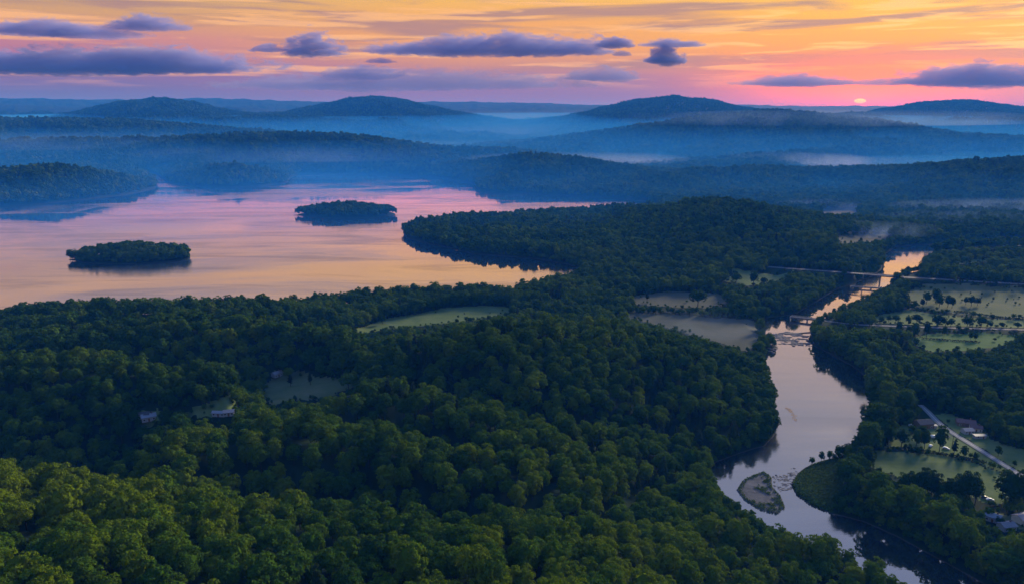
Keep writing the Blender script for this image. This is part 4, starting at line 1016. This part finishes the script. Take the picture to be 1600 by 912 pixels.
def house(name, cat, px_, py_, rz, l, w, h, wall, roof, label, chim=True, pitch=.45, nwin=3):
    x, y, z = ground_at(px_, py_); root = empty(name, (x, y, z - .15), rz); tag(root, label, cat)
    rh = w / 2 * pitch; bm = bmesh.new()
    a = [bm.verts.new(c) for c in ((-l / 2, -w / 2, 0), (l / 2, -w / 2, 0), (l / 2, w / 2, 0), (-l / 2, w / 2, 0), (-l / 2, -w / 2, h), (l / 2, -w / 2, h), (l / 2, w / 2, h), (-l / 2, w / 2, h), (-l / 2, 0, h + rh), (l / 2, 0, h + rh))]
    for f in ((0, 1, 5, 4), (2, 3, 7, 6), (0, 4, 8, 7, 3), (1, 2, 6, 9, 5), (4, 5, 9, 8), (6, 7, 8, 9), (0, 3, 2, 1)): bm.faces.new([a[i] for i in f])
    bm_obj('wall', bm, WALLC[wall], root)
    bm = bmesh.new(); e, th = .45, .16
    for s in (-1, 1):
        p = [(-l / 2 - e, s * (w / 2 + e), h - e * pitch + .06), (l / 2 + e, s * (w / 2 + e), h - e * pitch + .06), (l / 2 + e, s * .01, h + rh + .06), (-l / 2 - e, s * .01, h + rh + .06)]
        lo = [bm.verts.new(c) for c in p]; hi = [bm.verts.new((c[0], c[1], c[2] + th)) for c in p]
        bm.faces.new(lo[::-1]); bm.faces.new(hi)
        for k in range(4): bm.faces.new((lo[k], lo[(k + 1) % 4], hi[(k + 1) % 4], hi[k]))
    rf = bm_obj('roof', bm, ROOFC[roof], root)
    if chim: box_obj('chimney', (l * .2, l * .2 + .7, -.35, .35, h + rh * .8, h + rh + 1.0), ROOFC['red'], rf)
    for s in (-1, 1):
        for k in range(nwin):
            wx = -l / 2 + l * (k + .5) / nwin
            if s == -1 and k == nwin // 2:
                box_obj('door', (wx - .5, wx + .5, -w / 2 - .06, -w / 2 + .02, .1, 2.15), M_DOOR, root); continue
            f = box_obj('window', (wx - .65, wx + .65, s * (w / 2 + .03) - .05, s * (w / 2 + .03) + .05, 1.0, 2.2), M_WHITE, root)
            box_obj('pane', (wx - .53, wx + .53, s * (w / 2 + .06) - .04, s * (w / 2 + .06) + .04, 1.12, 2.08), M_PANE, f)
    return root
house('house', 'house', 233, 656, .5, 8, 5.5, 3.0, 'white', 'pale', 'pale roofed white house in a gap of the forest at left', True, .5)
house('shed', 'shed', 224, 652, .3, 7, 5, 2.8, 'grey', 'dark', 'dark roofed shed behind the pale house in the forest gap', False)
house('shed', 'shed', 343, 649, -.1, 8, 3.5, 2.5, 'white', 'pale', 'long white shed at the left end of the small forest clearing', False)
house('shed', 'shed', 358, 648, .25, 6, 4.5, 2.6, 'white', 'grey', 'grey roofed white shed at the right end of the small forest clearing', False)
house('house', 'house', 433, 587, .9, 8, 5.5, 3.0, 'white', 'grey', 'small white house at the left corner of the brownish clearing', True)
house('barn', 'barn', 1442, 667, .15, 11, 8, 4.2, 'brown', 'dark', 'dark barn on the grass left of the road', False)
house('trailer', 'trailer', 1452, 668, -.1, 9, 3, 2.4, 'white', 'pale', 'long white trailer parked beside the dark barn', False, .2, 2)
house('house', 'house', 1508, 664, -.35, 12, 7, 3.2, 'brown', 'red', 'long brown house with a reddish roof right of the road', True)
house('house', 'house', 1524, 672, -.4, 7.5, 6, 3.0, 'cream', 'red', 'smaller cream house at the right end of the long brown house', True)
house('shed', 'shed', 1511, 676, .1, 7, 5, 2.6, 'grey', 'pale', 'pale roofed shed in front of the long brown house', False)
house('trailer', 'trailer', 1530, 684, .05, 8, 3, 2.3, 'white', 'pale', 'white trailer alone at the edge of the far meadow', False, .2, 2)
house('house', 'house', 1551, 812, -.7, 7.5, 6, 3.2, 'white', 'pale', 'white house with a pale gable roof at the lower right edge', True)
house('house', 'house', 1572, 826, .2, 8, 5.5, 3.0, 'grey', 'grey', 'low grey house nearest the riverside trees at lower right', True)
house('house', 'house', 1598, 814, .3, 9, 7, 3.2, 'cream', 'lilac', 'house with a lilac grey roof cut by the right picture edge', True)
def car(px_, py_, rz, m, label, van=False):
    x, y, z = ground_at(px_, py_); root = empty('parked_van' if van else 'parked_car', (x, y, z), rz); tag(root, label, 'van' if van else 'car', 'vehicles parked near the houses')
    pr = [(-2.2, .35), (2.2, .35), (2.25, .8), (1.3, .98), (.6, 1.5), (-1.2, 1.52), (-2.0, 1.0), (-2.25, .9)] if not van else [(-2.5, .35), (2.5, .35), (2.55, 1.0), (2.0, 1.2), (1.5, 2.1), (-2.45, 2.15), (-2.55, 1.2)]
    bm = bmesh.new(); A = [bm.verts.new((a, -.85, b)) for a, b in pr]; B = [bm.verts.new((a, .85, b)) for a, b in pr]; n = len(pr)
    bm.faces.new(A); bm.faces.new(B[::-1])
    for k in range(n): bm.faces.new((A[k], B[k], B[(k + 1) % n], A[(k + 1) % n]))
    bmesh.ops.bevel(bm, geom=bm.edges[:], offset=.07, segments=2, affect='EDGES'); bm_obj('body', bm, m, root, None, True)
    for s in (-1, 1):
        zt = 1.4 if not van else 1.95
        box_obj('window', (-1.0, .5, s * .86 - .02, s * .86 + .02, zt - .4, zt), M_PANE, root)
        for wx in (-1.35, 1.35):
            bm = bmesh.new(); bmesh.ops.create_cone(bm, cap_ends=True, segments=14, radius1=.33, radius2=.33, depth=.22)
            for v in bm.verts: v.co = Vector((v.co.x + wx, v.co.z + s * .8, v.co.y + .33))
            bm_obj('wheel', bm, ROOFC['dark'], root)
M_CARD = flat_mat('dark_car_paint', (.03, .035, .05), .3, .5, .05)
car(1424, 665, .3, M_WHITE, 'white car on the grass left of the dark barn')
car(1459, 684, .1, M_WHITE, 'white van between the hedge trees and the road', True)
car(1454, 697, .8, M_WHITE, 'white car parked behind the tallest hedge tree')
car(1478, 701, -.6, M_WHITE, 'white car on the grass right of the tallest hedge tree')
car(1539, 778, -.3, M_CARD, 'dark car parked at the near end of the large meadow')
car(1547, 782, -.2, M_WHITE, 'white car parked beside the lone large tree')
x, y, z = ground_at(1487, 700)
pole = empty('utility_pole', (x, y, z)); tag(pole, 'thin utility pole on the grass between hedge and road', 'pole')
bm = bmesh.new(); bmesh.ops.create_cone(bm, cap_ends=True, segments=8, radius1=.2, radius2=.13, depth=10, matrix=__import__('mathutils').Matrix.Translation((0, 0, 4.7))); bm_obj('post', bm, M_BARK, pole)
box_obj('crossarm', (-1.2, 1.2, .15, .27, 8.9, 9.1), M_BARK, pole)

# ------------------------------------------------------------------ mist, clouds, haze
def vol_mat(name, color, density, aniso=0.0, absorb=(0, 0, 0)):
    m, nt, o = new_mat(name); v = nt.nodes.new('ShaderNodeVolumePrincipled')
    v.inputs['Color'].default_value = (*color, 1); v.inputs['Density'].default_value = density; v.inputs['Anisotropy'].default_value = aniso
    v.inputs['Absorption Color'].default_value = (*absorb, 1); nt.links.new(v.outputs[0], o.inputs['Volume']); return m
def body(name, cx, cy_, z0, hw, hd, ht, hb, seed, m, nx=64, ny=18, ragged=.5, lump=.5, fx=5.0, ex=.6):
    """Closed lens: ragged outline, lumpy top, flatter bottom."""
    u = np.linspace(-1, 1, nx); w = np.linspace(-1, 1, ny); U_, W_ = np.meshgrid(u, w)
    ph = seed * 3.7
    r2 = U_ ** 2 + W_ ** 2
    e = 1 - r2 + ragged * 2.2 * fbm(U_ * fx * .6 + ph, W_ * 1.6 + ph, 4) * np.clip(1.25 - r2, 0, 1)
    e = np.clip(e, 0, None) * (np.abs(U_) < .999) * (np.abs(W_) < .999)
    bl = sum(.5 ** k * np.abs(2 * vnoise(U_ * fx * 2 ** k * 1.3 + ph + k * 5, W_ * 2.0 * 2 ** k + ph * 2) - 1) for k in range(4)) / 1.2
    top = ht * np.minimum(e, 1.2) ** ex * (1 - lump + lump * 1.7 * bl)
    bot = -hb * np.minimum(e, 1) ** (ex + .1) * (1 + .8 * fbm(U_ * fx * .8 + 9, W_ * 2 + ph, 3))
    X = cx + U_ * hw; Y = cy_ + W_ * hd
    vt = np.stack([X, Y, z0 + top + 1e-3 * hb], -1).reshape(-1, 3); vb = np.stack([X, Y, z0 + bot - 1e-3 * hb], -1).reshape(-1, 3)
    g = np.arange(nx * ny).reshape(ny, nx); q = np.stack([g[:-1, :-1], g[:-1, 1:], g[1:, 1:], g[1:, :-1]], -1)
    ok = ((e[:-1, :-1] > 0) | (e[1:, :-1] > 0) | (e[:-1, 1:] > 0) | (e[1:, 1:] > 0)); q = q[ok]
    N = nx * ny; Qs = [q, q[:, ::-1] + N]
    ed = {}
    for f in q:
        for k in range(4):
            a, b = int(f[k]), int(f[(k + 1) % 4])
            if (b, a) in ed: del ed[(b, a)]
            else: ed[(a, b)] = 1
    Qs.append(np.array([(b, a, a + N, b + N) for a, b in ed]))
    Qs = np.concatenate(Qs); v = np.concatenate([vt, vb]); ids, inv = np.unique(Qs, return_inverse=True)
    return link(name, mesh_np(name, v[ids], inv.reshape(-1, 4), [m], True))
MIST = [  # centre pixel, distance, half width px, half depth m, thickness m, optical depth, label
 (1240, 302, 2750, 120, 170, 26, 1.5, 'white mist lying in the valley behind the peninsula hill'),
 (1560, 338, 1640, 190, 90, 22, 1.5, 'bright band of mist below the right hill'),
 (1300, 334, 1720, 100, 60, 14, .9, 'thin mist over the narrow field below the right hill'),
 (1340, 372, 1300, 140, 60, 12, .8, 'thin mist over the valley field behind the peninsula'),
 (1090, 508, 735, 140, 55, 12, .25, 'low mist over the flat field beside the river'),
 (1500, 352, 1480, 170, 90, 16, .8, 'thin mist in front of the right hill woods'),
 (1020, 292, 2850, 170, 200, 24, .9, 'mist in the far inlet right of the lake'),
 (900, 252, 2800, 200, 200, 34, 1.2, 'mist between the far wooded hills'),
 (450, 256, 2850, 260, 200, 30, 0.45, 'faint mist over the far shore of the lake'),
 (120, 244, 3100, 240, 260, 36, 0.30, 'faint mist behind the left headland'),
 (1330, 256, 2750, 260, 200, 34, 1.2, 'mist between the wooded hills at right'),
 (1300, 236, 3900, 340, 260, 44, .8, 'mist below the broad blue ridge at right'),
 (600, 226, 3700, 420, 300, 50, 0.35, 'mist behind the long wooded ridge at the far side'),
 (150, 212, 4300, 330, 300, 60, 0.30, 'mist at the left before the blue ridge'),
 (430, 198, 5000, 420, 700, 90, 0.30, 'mist at the foot of the left mountains'),
 (860, 202, 4900, 300, 700, 90, 0.35, 'mist in the gap between the middle mountains'),
 (1350, 194, 5400, 380, 600, 90, 0.30, 'mist at the foot of the right mountains'),
 (700, 178, 8200, 1100, 1500, 150, .9, 'pale mist before the farthest ridge')]
def mist_mat(cx, cy_, z0, hw, hd, th, od, k):
    m, nt, o = new_mat('mist'); v = nt.nodes.new('ShaderNodeVolumePrincipled')
    v.inputs['Color'].default_value = (.42, .62, 1.0, 1); v.inputs['Absorption Color'].default_value = (1, 1, 1, 1)
    tc = nt.nodes.new('ShaderNodeTexCoord'); sp = nt.nodes.new('ShaderNodeSeparateXYZ'); nt.links.new(tc.outputs['Object'], sp.inputs[0])
    x, y, z = (V(nt, sp.outputs[i]) for i in range(3))
    u = (x - cx) / hw; w = (y - cy_) / hd; h = (z - z0) / th
    n1 = noise(nt, comb(nt, u * 2.2 + k * 5.1, w * 1.3, h * .5), 1.0, 4, .55, .4)
    e = ((u * u + w * w) * -1.0 + 1.0).mx(0.0); e = e * (h * -1.0 + 1.0).mx(0.0).mn(1.0)
    L(nt, e * n1.ss(.30, .68) * (od / hd * 1.1), v.inputs['Density']); nt.links.new(v.outputs[0], o.inputs['Volume']); return m
for k, (px_, py_, D, hw, hd, th, od, lb) in enumerate(MIST):
    x, y, z = WD(px_, py_, D); W_ = hw / F * D
    gzz = max(gz(x, y) if D < 4000 else 5.0, 1); th = th * 1.5
    tag(body('mist', x, y, gzz, W_, hd, th, th * .3, k + 1, mist_mat(x, y, gzz, W_, hd, th, od, k), 32, 16, .05, .1, 3, .3), lb, kind='stuff')
M_VM = vol_mat('low_mist', (.04, .34, 1.0), 1.5e-3, .0, (1, .5, 1))
tag(body('valley_mist', 2300, 2700, -2, 2100, 1300, 60, 1, 78, M_VM, 50, 40, .1, .12, 3, .7), 'thin blue mist over the valley right of the lake', kind='stuff')
tag(body('valley_mist', -700, 3900, -2, 4200, 1350, 60, 1, 79, M_VM, 50, 40, .1, .12, 3, .7), 'thin blue mist over the low land behind the lake', kind='stuff')
# the valley's own layer of blue evening mist: thin at the lake, deep toward the mountains
o = body('valley_mist', 0, 6300, -2, 15000, 5250, 200, 1, 77, vol_mat('valley_mist', (.025, .29, 1.0), 9.0e-4, .0, (1, .45, 1)), 60, 60, .06, .12, 3, 1.0)
tag(o, 'deep blue layer of evening mist over the far valley and hills', kind='stuff')
CD = 62000.0
def cloud_mat(cx, cy_, z0, hw, hd, H_, od, lump, k):
    m, nt, o = new_mat('cloud_vapour'); v = nt.nodes.new('ShaderNodeVolumePrincipled')
    v.inputs['Color'].default_value = (.55, .54, .86, 1)
    tc = nt.nodes.new('ShaderNodeTexCoord'); sp = nt.nodes.new('ShaderNodeSeparateXYZ'); nt.links.new(tc.outputs['Object'], sp.inputs[0])
    x, y, z = (V(nt, sp.outputs[i]) for i in range(3))
    u = (x - cx) / hw; w = (y - cy_) / hd; h = (z - z0) / H_
    p = comb(nt, x / 900.0 + k * 7.3, y / 1100.0, z / 340.0)
    n1 = noise(nt, p, .8, 7, .68, .7); n2 = noise(nt, comb(nt, x / 4200.0 + k * 3.1, y / 4200.0, z / 1800.0), 1.0, 3, .5)
    e = (u * u + w * w) * -1.0 + 1.0
    up = h.mx(0.0).pw(1.25) * (1.05 - .2 * lump); dn = (h * -1.0).mx(0.0) * 3.2
    f = e * .85 + .2 - up - dn + (n1 - .5) * (2.3 + .9 * lump) + (n2 - .5) * (.9 + lump)
    L(nt, f.ss(.02, .30) * (od * 1.08 / (hd * 1.1)), v.inputs['Density'])
    nt.links.new(v.outputs[0], o.inputs['Volume']); return m
CLOUD = [  # px0, px1, top, bottom, optical depth, lumpiness, label
 (596, 962, 50, 78, 2.6, .75, 'long flat dark purple cloud with bumpy top above the middle mountains'),
 (935, 990, 55, 71, 2.0, .6, 'small dark cloud at the right end of the long middle cloud'),
 (438, 532, 52, 82, 2.4, .8, 'rounded purple cumulus puff left of the long middle cloud'),
 (384, 436, 66, 78, 1.5, .6, 'small ragged cloud between the left cloud bank and the cumulus puff'),
 (150, 274, 19, 40, 2.2, .5, 'dark flat cloud near the top at left'),
 (-60, 110, 24, 46, 2.2, .45, 'dark cloud at the upper left corner'),
 (40, 200, 34, 52, 1.4, .4, 'faint slanting cloud below the upper left clouds'),
 (-160, 400, 67, 105, 3.0, .35, 'large dark blue cloud bank stretching in from the left edge'),
 (330, 900, 104, 134, 1.1, .45, 'broad faint mauve cloud bank low over the left mountains'),
 (500, 620, 98, 118, .9, .7, 'soft bumpy cloud rising from the faint low bank'),
 (1012, 1072, 69, 95, 2.4, .7, 'compact dark cloud puff right of centre'),
 (1008, 1104, 59, 69, 1.8, .6, 'thin flat dark cloud just above the compact puff'),
 (888, 1004, 103, 122, 1.3, .6, 'soft grey mauve cloud low right of centre'),
 (1170, 1345, 115, 130, 1.7, .5, 'thin dark cloud strip left of the setting sun'),
 (1440, 1700, 97, 128, 2.0, .5, 'grey purple cloud bank at the right edge'),
 (1340, 1460, 121, 130, .9, .4, 'faint thin cloud strip above the setting sun'),
 (570, 615, 90, 97, 1.0, .5, 'tiny cloud wisp below the long middle cloud'),
 (960, 988, 80, 86, 1.0, .5, 'tiny wisp under the right end of the middle cloud')]
for k, (a, b, tp, bt, od, lump, lb) in enumerate(CLOUD):
    x0, y0, z0 = WD((a + b) / 2, bt, CD); x1, _, z1 = WD((a + b) / 2, tp, CD); hw = (b - a) / 2 / F * CD * 1.06; hd = min(hw * .6, 2600); H_ = z1 - z0
    m = cloud_mat(x0, CD + hd, z0, hw, hd, H_, od, lump, k)
    o = body('cloud', x0, CD + hd, z0 + H_ * .1, hw * 1.12, hd * 1.1, H_ * 1.75, H_ * .75, k + 31, m, int(40 + (b - a) * .2), 24, .12, .1, 3.0, .5)
    tag(o, lb, 'cloud', 'dusk clouds'); 
HTOP = float(ZT.max()) + 22.0
g = bmesh.new(); add_box(g, -44000, 44000, -4500, 43800, -5.6, HTOP)
hz = bm_obj('haze', g, vol_mat('haze_air', (.03, .27, 1.0), .95e-4, .0, (.9, .50, 1)))
tag(hz, 'blue evening haze filling the valley', kind='stuff')
